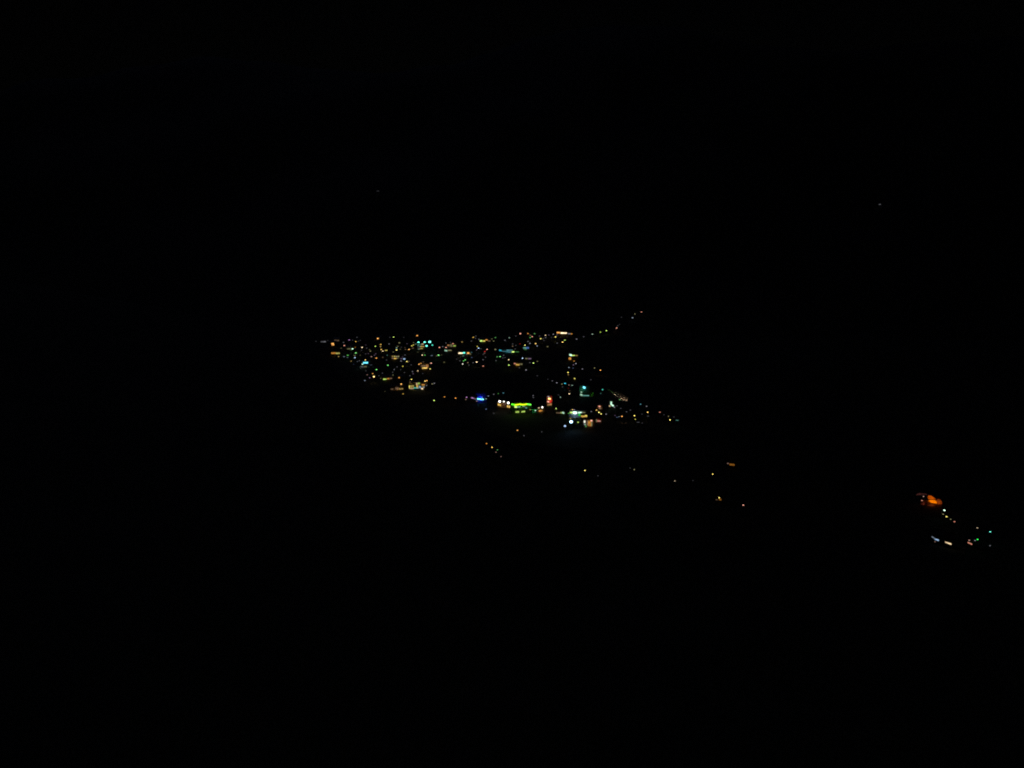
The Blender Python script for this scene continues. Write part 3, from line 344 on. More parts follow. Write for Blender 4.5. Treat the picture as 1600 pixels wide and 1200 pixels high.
 (-81.67, 986.5, 5.5, 1.612, 0.79, (0.1569, 0.1569, 0.1764), 1, -8.0, 'dim grey street lamp just above left of the brown and lime row house', 'street lamps of the valley town'),
 (-74.41, 964.53, 9.5, 1.576, 0.772, (0.051, 0.051, 0.0574), 1, -14.0, 'faint grey street lamp just above the brown and lime row house', 'street lamps of the valley town'),
 (-60.05, 865.25, 5.5, 1.417, 0.695, (0.051, 0.051, 0.0574), 1, -27.0, 'faint grey street lamp just below left of the pale yellow and teal shopfront', 'street lamps of the valley town'),
 (-56.12, 853.95, 5.5, 1.399, 0.686, (0.1264, 0.1264, 0.1421), 0, -11.0, 'faint grey lantern just below the pale yellow and teal shopfront', 'street lamps of the valley town'),
 (-46.39, 912.53, 5.5, 1.491, 0.731, (0.0618, 0.1984, 0.2409), 1, -24.0, 'dim cyan street lamp right of the pale yellow and teal shopfront', 'street lamps of the valley town'),
 (-44.54, 876.4, 5.5, 1.433, 0.703, (0.0788, 0.1186, 0.2282), 1, -15.0, 'dim blue street lamp just above left of the brilliant warm white lamp', 'street lamps of the valley town'),
 (-41.34, 841.73, 5.5, 1.378, 0.675, (0.1264, 0.1264, 0.1421), 1, -9.0, 'faint grey street lamp just left of the brilliant warm white lamp', 'street lamps of the valley town'),
 (-45.07, 827.51, 5.5, 1.356, 0.665, (0.0838, 0.0838, 0.0942), 0, -14.0, 'faint grey lantern left of the brilliant warm white lamp', 'street lamps of the valley town'),
 (-47.07, 1028.61, 5.5, 1.676, 0.821, (0.0838, 0.0838, 0.0942), 1, -25.0, 'nearer of two faint grey street lamps left of the lime row at the back', 'street lamps of the valley town'),
 (-36.27, 938.6, 5.5, 1.532, 0.751, (0.051, 0.051, 0.0574), 1, -22.0, 'faint grey street lamp below left of the lime row at the back', 'street lamps of the valley town'),
 (-31.42, 906.93, 5.5, 1.481, 0.726, (0.2766, 0.1575, 0.1278), 0, -10.0, 'dim salmon lantern above right of the brilliant warm white lamp', 'street lamps of the valley town'),
 (-32.56, 897.74, 5.5, 1.467, 0.719, (0.0696, 0.0696, 0.0782), 1, -25.0, 'faint grey street lamp above right of the brilliant warm white lamp', 'street lamps of the valley town'),
 (-31.41, 861.03, 5.5, 1.408, 0.69, (0.1795, 0.1795, 0.2017), 0, -16.0, 'dim grey lantern just right of the brilliant warm white lamp', 'street lamps of the valley town'),
 (-29.32, 878.14, 5.5, 1.435, 0.703, (0.0838, 0.0838, 0.0942), 0, -20.0, 'faint grey lantern above right of the brilliant warm white lamp', 'street lamps of the valley town'),
 (-17.26, 855.19, 5.5, 1.398, 0.685, (0.1171, 0.1171, 0.1316), 0, -25.0, 'faint grey lantern below left of the long teal striped hall', 'street lamps of the valley town'),
 (0.79, 977.83, 5.5, 1.593, 0.781, (0.1171, 0.1171, 0.1316), 0, -16.0, 'faint grey lantern just above right of the long teal striped hall', 'street lamps of the valley town'),
 (40.33, 1025.06, 5.5, 1.67, 0.818, (0.0838, 0.0838, 0.0942), 1, -27.0, 'faint grey street lamp above right of the blue and green kiosk', 'street lamps of the valley town'),
 (40.47, 1007.69, 5.5, 1.642, 0.805, (0.0696, 0.0696, 0.0782), 0, -26.0, 'faint grey lantern above right of the blue and green kiosk', 'street lamps of the valley town'),
 (51.36, 1036.97, 5.5, 1.69, 0.828, (0.051, 0.051, 0.0574), 1, -20.0, 'faint grey street lamp left of the long brilliant yellow building', 'street lamps of the valley town'),
 (60.19, 1062.87, 5.5, 1.732, 0.849, (0.171, 0.1142, 0.188), 0, -27.0, 'dim violet lantern just left of the long brilliant yellow building', 'street lamps of the valley town'),
 (19.05, 842.54, 5.5, 1.378, 0.675, (0.1264, 0.1264, 0.1421), 1, -27.0, 'faint grey street lamp right of the salmon and orange shop', 'street lamps of the valley town'),
 (85.08, 635.46, 5.5, 1.059, 0.519, (0.0838, 0.0838, 0.0942), 0, -16.0, 'faint grey lantern just right of the tall white sign panel', 'street lamps of the valley town'),
 (86.97, 626.23, 5.5, 1.045, 0.512, (0.0838, 0.0838, 0.0942), 1, -13.0, 'faint grey street lamp below right of the tall white sign panel', 'street lamps of the valley town'),
 (93.79, 620.37, 5.5, 1.354, 0.477, (0.0797, 0.0797, 0.0896), 0, -10.0, 'faint grey lantern just above left of the brilliant lone yellow lamp', 'street lamps of the valley town'),
 (100.7, 606.39, 5.5, 1.018, 0.499, (0.051, 0.051, 0.0574), 0, -25.0, 'faint grey lantern just right of the brilliant lone yellow lamp', 'street lamps of the valley town'),
 (104.41, 600.03, 5.5, 1.755, 0.309, (0.1043, 0.1043, 0.1172), 1, -19.0, 'faint grey street lamp right of the brilliant lone yellow lamp', 'street lamps of the valley town'),
 (117.42, 604.25, 5.5, 1.019, 0.499, (0.051, 0.051, 0.0574), 1, -22.0, 'nearer of two faint grey street lamps well right of the brilliant lone yellow lamp', 'street lamps of the valley town'),
 (123.67, 597.11, 5.5, 1.317, 0.619, (0.0393, 0.0393, 0.0441), 1, -16.0, 'farther of two faint grey street lamps well right of the brilliant lone yellow lamp', 'street lamps of the valley town'),
 (93.75, 580.54, 5.5, 2.122, 0.478, (0.0677, 0.0677, 0.0761), 0, -18.0, 'faint grey lantern just below right of the brilliant lone yellow lamp', 'street lamps of the valley town'),
 (96.4, 577.79, 5.5, 0.972, 0.477, (0.051, 0.051, 0.0574), 1, -9.0, 'faint grey street lamp below right of the brilliant lone yellow lamp', 'street lamps of the valley town'),
]
BUILDINGS = [
 ('house', 'house', 'small house with bright orange window well above left of the cream window-lit block', 'small houses of the valley town', -176.2, 1052.8, 0.1668, 7.19, 6.81, 3.29, 'g', [(-1.05, 1.7, 1.58, 1.1, 0, (2.1484, 0.9758, 0.2281))], []),
 ('house', 'house', 'small house with dim olive yellow window above left of the brilliant orange lamp', 'small houses of the valley town', -144.71, 1012.8, 0.1405, 7.34, 5.75, 3.04, 'g', [(1.42, 1.7, 1.51, 1.05, 0, (0.2276, 0.2139, 0.0966))], []),
 ('house', 'house', 'small house with orange window above the long dim amber terrace', 'small houses of the valley town', -109.38, 777.39, 0.142, 6.88, 6.93, 2.97, 'g', [(-1.77, 1.7, 1.17, 0.81, 0, (1.4576, 0.6224, 0.1199))], []),
 ('house', 'house', 'small house with bright orange window just above the row of teal floodlights', 'small houses of the valley town', -130.14, 1080.99, 0.1184, 7.42, 6.29, 3.04, 'g', [(1.59, 1.7, 1.61, 1.12, 0, (1.9008, 0.8459, 0.1859))], []),
 ('house', 'house', 'small house with dim amber window right of the brown and lime row house', 'small houses of the valley town', -63.32, 1020.96, 0.0626, 7.37, 5.62, 2.97, 'g', [(-0.68, 1.7, 1.51, 1.05, 0, (0.3862, 0.2557, 0.0724))], []),
 ('house', 'house', 'small house with salmon window just below right of the brilliant warm white lamp', 'small houses of the valley town', -30.84, 842.54, 0.0364, 7.53, 6.39, 2.99, 'g', [(0.12, 1.7, 1.25, 0.87, 0, (0.949, 0.3589, 0.2377))], []),
 ('house', 'house', 'small house with bright salmon window above the blue and green kiosk', 'small houses of the valley town', 9.77, 1101.31, -0.0104, 7.62, 6.59, 3.1, 'g', [(1.71, 1.7, 1.63, 1.13, 0, (1.8066, 0.7549, 0.5279))], []),
 ('house', 'house', 'small house with dim olive yellow window right of the blue and green kiosk', 'small houses of the valley town', 42.86, 980.94, -0.0446, 7.45, 5.92, 3.18, 'g', [(0.93, 1.7, 1.52, 0.91, 0, (0.2146, 0.2015, 0.09))], []),
 ('house', 'house', 'small house with yellow window above left of the teal-lit building', 'small houses of the valley town', 60.25, 772.21, -0.0791, 7.95, 5.54, 3.19, 'g', [(0.99, 1.7, 1.16, 0.8, 0, (1.6062, 1.3923, 0.2644))], []),
 ('house', 'house', 'small house with dim olive yellow window below right of the brilliant green lamp', 'small houses of the valley town', -72.84, 866.88, 0.0854, 7.92, 5.94, 3.08, 'g', [(-1.36, 1.7, 1.29, 0.9, 0, (0.1264, 0.1187, 0.0528))], []),
 ('house', 'house', 'small house with dim brownish orange window left of the cream window-lit block', 'small houses of the valley town', -146.37, 899.94, 0.1615, 7.84, 6.45, 3.18, 'g', [(-0.26, 1.7, 1.35, 0.94, 0, (0.1135, 0.0705, 0.0408))], []),
 ('house', 'house', 'low house with one wide amber and yellow lit front near the left edge of town', '', -205.72, 925.34, 0.2188, 12.02, 6.61, 4.9, 'g', [(-2.15, 2.53, 4.81, 1.76, 0.0, (0.5192, 0.2089, 0.0327)), (2.68, 2.17, 4.28, 1.68, 0.0, (0.4544, 0.4113, 0.0951))], []),
 ('house', 'house', 'house with two stacked orange windows at the upper left corner of town', '', -223.41, 992.68, 0.2214, 8.96, 4.93, 6.04, 'g', [(-0.27, 3.76, 2.78, 1.39, 0.0, (1.6479, 0.7638, 0.1894)), (0.09, 2.13, 2.7, 1.23, 0.0, (1.4011, 0.6235, 0.137))], []),
 ('house', 'house', 'long low house with faint grey windows at the far left end of town', '', -241.96, 1021.22, 0.2326, 9.19, 5.05, 4.38, 'g', [(-2.03, 2.01, 2.7, 1.1, 0.0, (0.095, 0.095, 0.1068)), (1.49, 1.94, 3.38, 1.35, 0.0, (0.1411, 0.1411, 0.1586))], []),
 ('house', 'house', 'house with a faint brownish lit eave above the stacked orange windows', '', -227.37, 1032.62, 0.2167, 7.29, 4.5, 4.43, 'g', [(-1.56, 2.39, 2.81, 0.85, 0.0, (0.107, 0.0665, 0.0385)), (1.62, 1.79, 2.89, 1.19, 0.0, (0.1309, 0.0813, 0.0471))], []),
 ('house', 'house', 'house with an olive lit window left of a brilliant mint lamp', '', -197.16, 960.11, 0.2025, 7.57, 4.5, 4.68, 'g', [(0.39, 2.22, 4.58, 1.34, 0.0, (0.1417, 0.1332, 0.0601))], []),
 ('shop', 'shop', 'shop with a brilliant cyan strip across its front on the left side of town', '', -158.48, 858.2, 0.1826, 8.87, 4.88, 5.41, 'f', [(-0.11, 2.64, 5.08, 1.62, 0.0, (0.3127, 1.5866, 2.0274))], [(-0.25, 2.47, 2.2, (0.04, 0.711, 1.0), 10)]),
 ('house', 'house', 'low house with a dim olive lit front just below the cyan shopfront', '', -156.18, 835.82, 0.1847, 9.3, 5.12, 3.56, 'f', [(-2.09, 2.13, 3.09, 0.83, 0.0, (0.1201, 0.1201, 0.135)), (1.21, 2.36, 2.89, 1.24, 0.0, (0.1065, 0.0999, 0.0444))], []),
 ('apartment_block', 'apartment block', 'block with two rows of cream lit windows on the left side of town', '', -131.34, 891.63, 0.1463, 9.97, 5.48, 6.33, 'f', [(-2.98, 4.23, 1.67, 1.16, 0.0, (0.33, 0.2192, 0.0629)), (-0.6, 4.1, 2.18, 1.02, 0.0, (0.406, 0.36, 0.0981)), (1.82, 3.97, 1.6, 0.87, 0.0, (0.4426, 0.3475, 0.2147)), (3.74, 3.99, 1.46, 1.31, 0.0, (0.2753, 0.2595, 0.1226)), (-2.65, 2.03, 1.89, 1.16, 0.0, (0.2394, 0.1525, 0.0915)), (0.05, 1.71, 2.76, 1.24, 0.0, (0.8421, 0.5136, 0.0977)), (2.55, 1.98, 1.46, 1.02, 0.0, (0.2238, 0.2104, 0.0958))], []),
 ('house', 'house', 'low house with a violet white window beside the cream window-lit block', '', -121.77, 889.47, 0.1361, 7.97, 4.5, 4.0, 'f', [(-2.05, 1.94, 2.83, 0.87, 0.0, (0.1188, 0.0793, 0.1306)), (0.97, 1.54, 2.17, 1.23, 0.0, (0.4326, 0.675, 1.0256))], []),
 ('row_house', 'row house', 'row house with lime, orange and brown lit windows at the lower left of town', '', -121.26, 769.4, 0.1563, 10.17, 5.6, 4.25, 'g', [(-2.63, 1.73, 3.28, 1.14, 0.0, (0.5573, 0.8506, 0.147)), (0.71, 2.14, 2.27, 1.26, 0.0, (0.5913, 0.238, 0.0373)), (3.34, 2.32, 1.96, 1.14, 0.0, (0.1559, 0.0976, 0.0571))], []),
 ('row_house', 'row house', 'long terrace with a dim amber lit front at the lower left edge of town', '', -104.89, 720.4, 0.1446, 13.92, 7.65, 4.48, 'f', [(-4.93, 1.94, 2.25, 1.18, 0.0, (0.1057, 0.0657, 0.038)), (-0.45, 2.53, 2.96, 2.13, 0.0, (0.1245, 0.0783, 0.0462)), (3.36, 1.96, 3.91, 1.36, 0.0, (0.2478, 0.1652, 0.0481))], [(0.05, 1.79, 2.0, (1.0, 0.367, 0.04), 6)]),
 ('apartment_block', 'apartment block', 'large building with many yellow windows and a mint base at lower left', '', -86.84, 724.74, 0.1193, 17.38, 9, 7.26, 'f', [(-7.2, 3.3, 1.19, 2.73, 0.0, (0.9613, 0.8333, 0.1582)), (-5.6, 4.22, 1.31, 0.83, 0.0, (0.5452, 0.3685, 0.114)), (-5.58, 2.84, 1.19, 1.19, 0.0, (0.386, 0.2586, 0.0771)), (-3.96, 3.4, 1.25, 2.61, 0.0, (0.3522, 0.3173, 0.0668)), (-5.55, 1.52, 3.92, 0.47, 0.0, (0.7249, 0.5747, 0.3631)), (-0.62, 5.96, 1.25, 1.66, 0.0, (0.8181, 0.6045, 0.3224)), (-0.5, 3.77, 1.36, 2.08, 0.0, (0.7461, 0.4551, 0.0866)), (1.34, 6.19, 1.78, 1.48, 0.0, (0.3625, 0.5665, 0.0856)), (1.0, 3.94, 1.19, 2.02, 0.0, (0.1053, 0.0989, 0.044)), (-2.32, 2.1, 1.9, 0.95, 0.0, (0.0562, 0.5913, 0.4249)), (-0.04, 2.05, 2.25, 0.83, 0.0, (0.3351, 0.5236, 0.4018)), (2.26, 2.8, 1.66, 1.84, -0.71, (0.2217, 0.3514, 0.5404)), (5.17, 4.93, 2.97, 1.07, 0.0, (0.7622, 0.3173, 0.0561)), (4.91, 3.49, 2.02, 0.83, 0.0, (0.1713, 0.1609, 0.0726)), (4.04, 1.29, 1.78, 1.42, -0.47, (1.091, 0.8197, 0.4559)), (5.65, 2.63, 0.95, 0.83, 0.0, (0.3991, 0.3991, 0.4461))], [(-4.98, 3.43, 2, (1.0, 0.57, 0.073), 10)]),
 ('office_block', 'office building', 'grey building with amber window rows under the teal floodlights', '', -110.29, 961.11, 0.1143, 10.0, 5.5, 8.28, 'f', [(-1.46, 6.98, 4.68, 1.09, 0.0, (0.0534, 0.162, 0.1339)), (2.4, 7.89, 2.49, 0.86, 0.0, (0.865, 0.6317, 0.3271)), (-2.05, 4.41, 3.27, 2.49, 0.0, (0.0398, 0.0398, 0.0448)), (1.03, 4.91, 2.03, 1.09, 0.0, (0.7788, 0.4657, 0.0794)), (3.33, 4.71, 2.03, 1.09, 0.0, (0.4756, 0.3204, 0.0976)), (0.67, 2.34, 3.59, 1.09, 0.0, (0.3741, 0.3364, 0.0678)), (-2.42, 1.69, 2.03, 0.78, 0.0, (0.1877, 0.3018, 0.2279))], [(-1.02, 5.96, 2.5, (0.084, 1.0, 0.711), 14)]),
 ('row_house', 'row house', 'row house with brown, olive and lime lit windows right of the teal floodlights', '', -74.69, 982.11, 0.0759, 11.82, 6.5, 5.82, 'g', [(-3.89, 3.28, 2.38, 1.51, 0.0, (0.4297, 0.1939, 0.0651)), (-0.51, 2.8, 3.49, 2.86, 0.0, (0.1234, 0.116, 0.0528)), (3.78, 2.43, 2.78, 1.27, 0.0, (0.3979, 0.6242, 0.0922))], []),
 ('shop', 'shop', 'low shop with a mint and olive lit strip below the brown and lime row house', '', -76.28, 949.22, 0.0802, 10.29, 5.66, 3.63, 'f', [(-2.6, 1.7, 3.07, 1.46, -0.61, (0.3937, 0.7205, 0.5059)), (1.71, 1.99, 4.53, 0.92, 0.0, (0.2405, 0.2265, 0.1056))], []),
 ('shop', 'shop', 'shop with a brilliant pale yellow strip ending in teal', '', -58.92, 926.28, 0.0635, 9.39, 5.16, 4.38, 'f', [(-1.09, 2.32, 4.79, 1.42, 0.0, (1.7987, 1.3899, 0.8272)), (2.86, 2.65, 2.55, 1.42, 0.0, (0.2739, 2.0458, 1.5184))], [(-0.79, 2.12, 2.0, (0.507, 1.0, 0.674), 6)]),
 ('house', 'house', 'house with one orange window between two grey ones beside the pale yellow shopfront', '', -50.21, 922.56, 0.0544, 6.98, 4.5, 5.42, 'g', [(-0.71, 3.02, 2.53, 1.79, 0.0, (1.1705, 0.5252, 0.1184)), (-2.58, 1.75, 0.89, 1.34, 0.0, (0.1966, 0.1966, 0.221)), (1.8, 1.87, 1.64, 1.64, 0.0, (0.1407, 0.1321, 0.059))], []),
 ('row_house', 'row house', 'row house lit lime, yellow and orange along the back edge of town', '', -34.61, 1025.18, 0.0337, 15.65, 8.61, 5.32, 'g', [(-4.96, 2.43, 3.22, 1.82, 0.0, (0.8069, 1.1967, 0.242)), (-1.3, 2.33, 2.97, 1.32, 0.0, (0.9762, 0.8436, 0.1517)), (1.92, 3.73, 2.81, 1.32, 0.0, (0.8636, 0.3596, 0.0636)), (5.2, 2.39, 3.14, 1.16, 0.0, (0.1558, 0.0971, 0.0564))], []),
 ('hall', 'hall', 'long hall with blue teal stripes along its front in mid town', '', -3.4, 937.61, 0.0036, 24.93, 9, 5.42, 'f', [(-10.27, 3.79, 2.87, 1.44, -0.6, (0.0318, 0.4896, 0.6828)), (-6.19, 2.72, 4.69, 0.83, 0.0, (0.0572, 0.1835, 0.2228)), (0.53, 3.97, 7.26, 0.76, 0.0, (0.0954, 0.3011, 0.3648)), (-0.23, 1.99, 5.75, 1.21, -0.45, (0.059, 0.1877, 0.2276)), (4.61, 2.02, 2.72, 1.29, 0.0, (1.0486, 1.5405, 0.3276)), (9.07, 2.02, 5.29, 0.68, 0.0, (0.0575, 0.2124, 0.0501))], [(-2.64, 2.6, 2, (0.04, 0.711, 1.0), 8)]),
 ('kiosk', 'kiosk', 'kiosk glowing blue and green right of the long teal striped hall', '', 16.96, 957.12, -0.0177, 9.25, 5.09, 5.76, 'f', [(-1.79, 4.12, 3.55, 0.77, 0.0, (0.1487, 0.4371, 0.363)), (-1.7, 2.96, 3.4, 0.93, 0.0, (0.1003, 0.2998, 0.2483)), (1.72, 3.78, 3.01, 1.77, 0.0, (0.0868, 0.1925, 0.5636)), (-0.62, 1.75, 2.78, 1.0, 0.0, (0.0525, 0.1939, 0.0458))], []),
 ('shop', 'shop', 'shop with salmon, orange and olive lit windows in mid town', '', 6.52, 848.24, -0.0077, 10.97, 6.03, 5.29, 'f', [(-3.43, 3.4, 2.06, 1.23, -0.41, (0.7388, 0.2846, 0.1904)), (-0.41, 2.23, 3.7, 1.65, 0.0, (0.6285, 0.3808, 0.0699)), (3.08, 2.79, 2.74, 1.37, 0.0, (0.1964, 0.185, 0.0866))], [(-1.03, 2.09, 2, (1.0, 0.367, 0.04), 5)]),
 ('house', 'house', 'house with dim violet windows right of a bright bluish white lamp', '', 18.6, 889.47, -0.0209, 8.76, 4.82, 3.93, 'g', [(-2.45, 2.06, 2.16, 0.93, 0.0, (0.2434, 0.2292, 0.1063)), (1.07, 1.9, 3.45, 1.15, 0.0, (0.1498, 0.1, 0.1646))], []),
 ('hotel', 'hotel', 'long building with a brilliant yellow lit front at the back right of town', '', 72.13, 1092.93, -0.0659, 24.06, 9, 6.71, 'f', [(-8.58, 4.07, 4.4, 1.94, 0.0, (1.1365, 0.5099, 0.1149)), (-1.31, 3.52, 8.45, 1.58, 0.0, (2.2287, 1.7441, 1.0693)), (6.09, 2.66, 3.96, 1.32, 0.0, (0.175, 0.175, 0.1966)), (9.37, 2.47, 2.11, 1.23, 0.0, (0.6486, 0.2544, 0.0362))], [(-2.01, 2.98, 2.2, (1.0, 0.57, 0.073), 10)]),
 ('shop', 'shop', 'corner shop with a mint and lime sign above an orange doorway', '', 68.45, 886.89, -0.077, 11.99, 6.6, 8.4, 'f', [(-3.02, 6.52, 2.59, 1.94, -0.65, (0.9014, 1.5106, 1.1142)), (0.05, 5.98, 3.16, 0.93, 0.0, (0.9667, 1.4419, 0.2829)), (3.62, 5.92, 2.59, 0.72, 0.0, (0.3634, 0.2405, 0.0679)), (-3.6, 2.35, 2.59, 2.73, 0.0, (0.5542, 0.2269, 0.0378))], [(-3.32, 2.57, 2, (1.0, 0.367, 0.04), 5)]),
 ('shop', 'shop', 'teal lit building with a round cyan wall lamp and a mint strip below', '', 64.1, 694.86, -0.092, 9.3, 5.11, 10.16, 'f', [(-0.4, 8.54, 2.05, 1.59, -0.28, (0.4401, 1.977, 2.4948)), (-2.81, 4.4, 1.36, 1.02, 0.0, (0.4013, 0.7425, 0.5182)), (-2.71, 1.74, 2.16, 1.71, -0.68, (0.3141, 0.5781, 0.4047)), (1.36, 1.27, 5.34, 0.74, 0.0, (0.1379, 0.4009, 0.3334))], [(-2.23, 7.01, 2.2, (0.084, 1.0, 0.711), 15), (-0.27, 7.62, 1.6, (0.04, 0.711, 1.0), 8)]),
 ('tower', 'tower', 'narrow red-lit tower with an amber window in the middle of the lower town', '', 31.2, 656.02, -0.0475, 5.08, 4.5, 9.26, 'f', [(0.07, 6.8, 2.04, 1.39, -0.32, (2.2992, 1.5615, 0.4925)), (-0.87, 4.27, 1.61, 1.18, -0.32, (1.3411, 0.578, 0.4107)), (0.9, 4.29, 1.5, 1.61, 0.0, (0.7629, 0.0244, 0.0198)), (0.22, 1.92, 3.54, 1.5, 0.43, (0.4052, 0.1874, 0.0661)), (-0.69, 8.62, 1.39, 0.7, -0.32, (0.3967, 0.3967, 0.4426))], [(0.61, 6.04, 1.8, (0.787, 0.017, 0.013), 75)]),
 ('garage', 'garage', 'low garage with two amber doorways beneath three white floodlights', '', -6.82, 650.07, 0.0105, 12.37, 6.8, 5.11, 'f', [(-3.68, 3.06, 2.55, 1.7, -0.85, (0.7821, 0.4844, 0.0999)), (3.9, 1.57, 2.44, 1.81, -0.37, (1.0055, 0.6365, 0.1464)), (1.15, 3.64, 1.38, 0.74, 0.0, (0.236, 0.1344, 0.109))], [(-0.6, 3.27, 2.5, (0.711, 0.296, 0.084), 26)]),
 ('market_hall', 'hall', 'wide hall with a wavy green neon strip along its eave and two lime windows below', '', 7.33, 628.58, -0.0117, 16.2, 8.91, 9.17, 'f', [(-4.45, 6.16, 2.06, 1.34, -0.26, (0.8589, 1.2618, 0.2683)), (-1.94, 6.06, 2.57, 0.72, 0.0, (0.3151, 0.5927, 0.4099)), (1.91, 6.49, 2.06, 0.51, 0.0, (0.2757, 0.4392, 0.3334)), (3.92, 5.39, 1.54, 0.82, -0.26, (0.1131, 0.3334, 0.2767)), (-3.11, 2.0, 2.88, 1.44, 0.0, (0.3609, 0.5596, 0.0885)), (1.72, 2.27, 2.88, 1.24, 0.36, (0.432, 0.6646, 0.11))], [(-0.66, 7.06, 1.6, (0.01, 0.692, 0.051), 26)]),
 ('shop', 'shop', 'shop with an orange lit window below the oval white floodlight', '', 23.27, 632.14, -0.0368, 6.72, 4.5, 4.4, 'f', [(-0.17, 2.12, 3.21, 1.24, 0.41, (0.66, 0.2748, 0.0486))], [(-0.01, 2.02, 1.6, (1.0, 0.367, 0.04), 6)]),
 ('shop', 'shop', 'low shop with a brown strip ending in a bright mint green lamp', '', 39.08, 626.37, -0.0623, 8.44, 4.64, 3.37, 'f', [(-2.09, 1.71, 3.29, 0.72, 0.0, (0.1772, 0.1115, 0.0657)), (0.46, 1.9, 1.44, 0.92, 0.0, (0.2968, 0.4174, 0.1106)), (2.0, 1.82, 1.44, 1.23, -0.31, (0.6344, 1.1122, 0.7998))], []),
 ('shop', 'shop', 'shop with a brilliant white front, a deep green sign and olive panel', '', 51.86, 616.41, -0.0839, 13.33, 7.33, 6.11, 'f', [(-5.17, 4.35, 2.03, 1.22, 0.0, (0.8395, 1.2379, 0.2581)), (-2.38, 4.2, 3.29, 1.82, -0.25, (1.6985, 2.6014, 2.0194)), (-3.84, 2.98, 1.42, 0.91, 0.0, (0.306, 0.5756, 0.3981)), (1.66, 4.31, 3.24, 1.17, 0.0, (0.9542, 1.5867, 1.1755)), (4.58, 4.34, 2.03, 0.91, 0.0, (0.2432, 0.2294, 0.1094)), (1.49, 2.47, 1.82, 1.42, 0.0, (0.0194, 0.7752, 0.0723))], [(-2.43, 2.54, 3.0, (0.393, 0.638, 1.0), 40)]),
 ('shop', 'shop', 'small shop under a glowing amber awning beside the brilliant white shopfront', '', 56.26, 607.57, -0.0923, 5.95, 4.5, 4.6, 'f', [(-0.21, 3.27, 4.7, 1.4, -0.4, (0.5774, 0.3498, 0.0642)), (1.17, 4.02, 1.5, 0.8, 0.0, (1.0182, 0.8799, 0.1582))], []),
 ('hotel', 'hotel', 'building with a row of tall orange lit windows at the near edge of town', '', 57.68, 583.04, -0.0986, 8.57, 4.72, 7.14, 'f', [(-1.31, 4.11, 0.67, 3.76, 0.0, (0.2186, 0.1393, 0.0835)), (-0.22, 3.99, 0.96, 4.05, 0.0, (0.5409, 0.2177, 0.0341)), (0.88, 3.82, 0.67, 4.24, 0.0, (0.5296, 0.2077, 0.0295)), (1.81, 3.59, 0.72, 3.56, 0.0, (0.214, 0.2016, 0.0944)), (1.65, 6.07, 1.35, 1.01, 0.0, (1.4955, 0.653, 0.4672)), (-3.43, 5.24, 1.16, 1.83, 0.0, (1.0891, 1.048, 0.8927)), (-3.06, 3.08, 0.77, 1.44, 0.0, (0.2143, 0.3414, 0.2592)), (-2.41, 1.62, 1.06, 1.25, 0.0, (0.0596, 0.212, 0.0522)), (-3.89, 3.21, 0.53, 0.77, 0.0, (0.2226, 0.2226, 0.2502))], [(0.16, 4.19, 2, (1.0, 0.367, 0.04), 14)]),
 ('house', 'house', 'house with small salmon and red arched windows right of the tall orange windows', '', 66.39, 599.79, -0.1102, 4.89, 4.5, 4.24, 'g', [(-1.46, 1.88, 0.69, 2.18, 0.0, (0.1969, 0.1853, 0.0851)), (-0.03, 1.64, 1.58, 1.14, 0.0, (0.5728, 0.2166, 0.1434)), (1.24, 1.55, 0.79, 0.99, 0.0, (0.3774, 0.2206, 0.1809))], [(-0.04, 2.02, 1.6, (0.787, 0.017, 0.013), 6)]),
 ('house', 'house', 'narrow house with a reddish orange top window above a group of yellow lamps', '', 71.85, 641.67, -0.1115, 4.69, 4.5, 4.94, 'g', [(-0.34, 3.57, 1.58, 1.0, -0.21, (1.1415, 0.4728, 0.329)), (0.22, 1.94, 1.79, 1.27, -0.26, (0.2096, 0.1345, 0.0815))], [(-0.05, 2.47, 1.5, (1.0, 0.367, 0.04), 8)]),
 ('shop', 'shop', 'shop with a tall white sign panel and mint lamps on its right', '', 82.92, 650.07, -0.1269, 5.95, 4.5, 6.41, 'f', [(-0.73, 4.22, 1.23, 3.0, -0.21, (0.7855, 1.3338, 0.9765)), (0.65, 2.41, 1.39, 1.28, -0.43, (0.8953, 1.5203, 1.1131)), (-1.86, 1.93, 1.18, 1.12, -0.27, (0.669, 0.4886, 0.253)), (1.87, 1.14, 0.91, 1.07, -0.32, (0.2038, 0.2038, 0.229))], []),
 ('bar', 'bar', 'bar with a brilliant blue and cyan neon sign on its front', '', -26.4, 671.5, 0.0393, 9.41, 5.18, 8.17, 'f', [(-1.94, 3.3, 2.63, 1.04, -0.16, (0.4149, 1.9792, 2.5133)), (0.79, 2.96, 2.85, 0.99, -0.16, (0.4955, 2.226, 2.809)), (0.8, 4.53, 0.88, 1.21, -0.16, (0.1495, 0.3217, 0.9161))], [(-0.68, 3.71, 1.5, (0.004, 0.022, 1.0), 170)]),
 ('stall', 'stall', 'small stall with a violet pink lit strip left of the blue neon sign', '', -33.24, 669.49, 0.0496, 6.16, 4.5, 5.81, 'f', [(-0.47, 4.59, 2.41, 0.88, -0.49, (0.3947, 0.181, 0.4663)), (1.86, 3.75, 2.08, 0.82, -0.16, (0.1778, 0.1187, 0.1954))], []),
 ('house', 'house', 'brown lit house with a bright amber strip, lower left of town', '', -91.56, 828.99, 0.11, 9.33, 5.13, 6.94, 'f', [(-2.77, 4.34, 2.43, 2.02, 0.0, (0.1366, 0.0859, 0.0506)), (0.09, 4.22, 2.56, 1.62, 0.0, (0.1809, 0.1152, 0.0691)), (2.76, 4.24, 2.56, 3.1, 0.0, (0.2956, 0.1322, 0.0437)), (0.18, 2.04, 5.26, 1.35, 0.34, (1.2288, 0.7829, 0.1858))], [(-0.26, 3.41, 1.8, (1.0, 0.57, 0.073), 8)]),
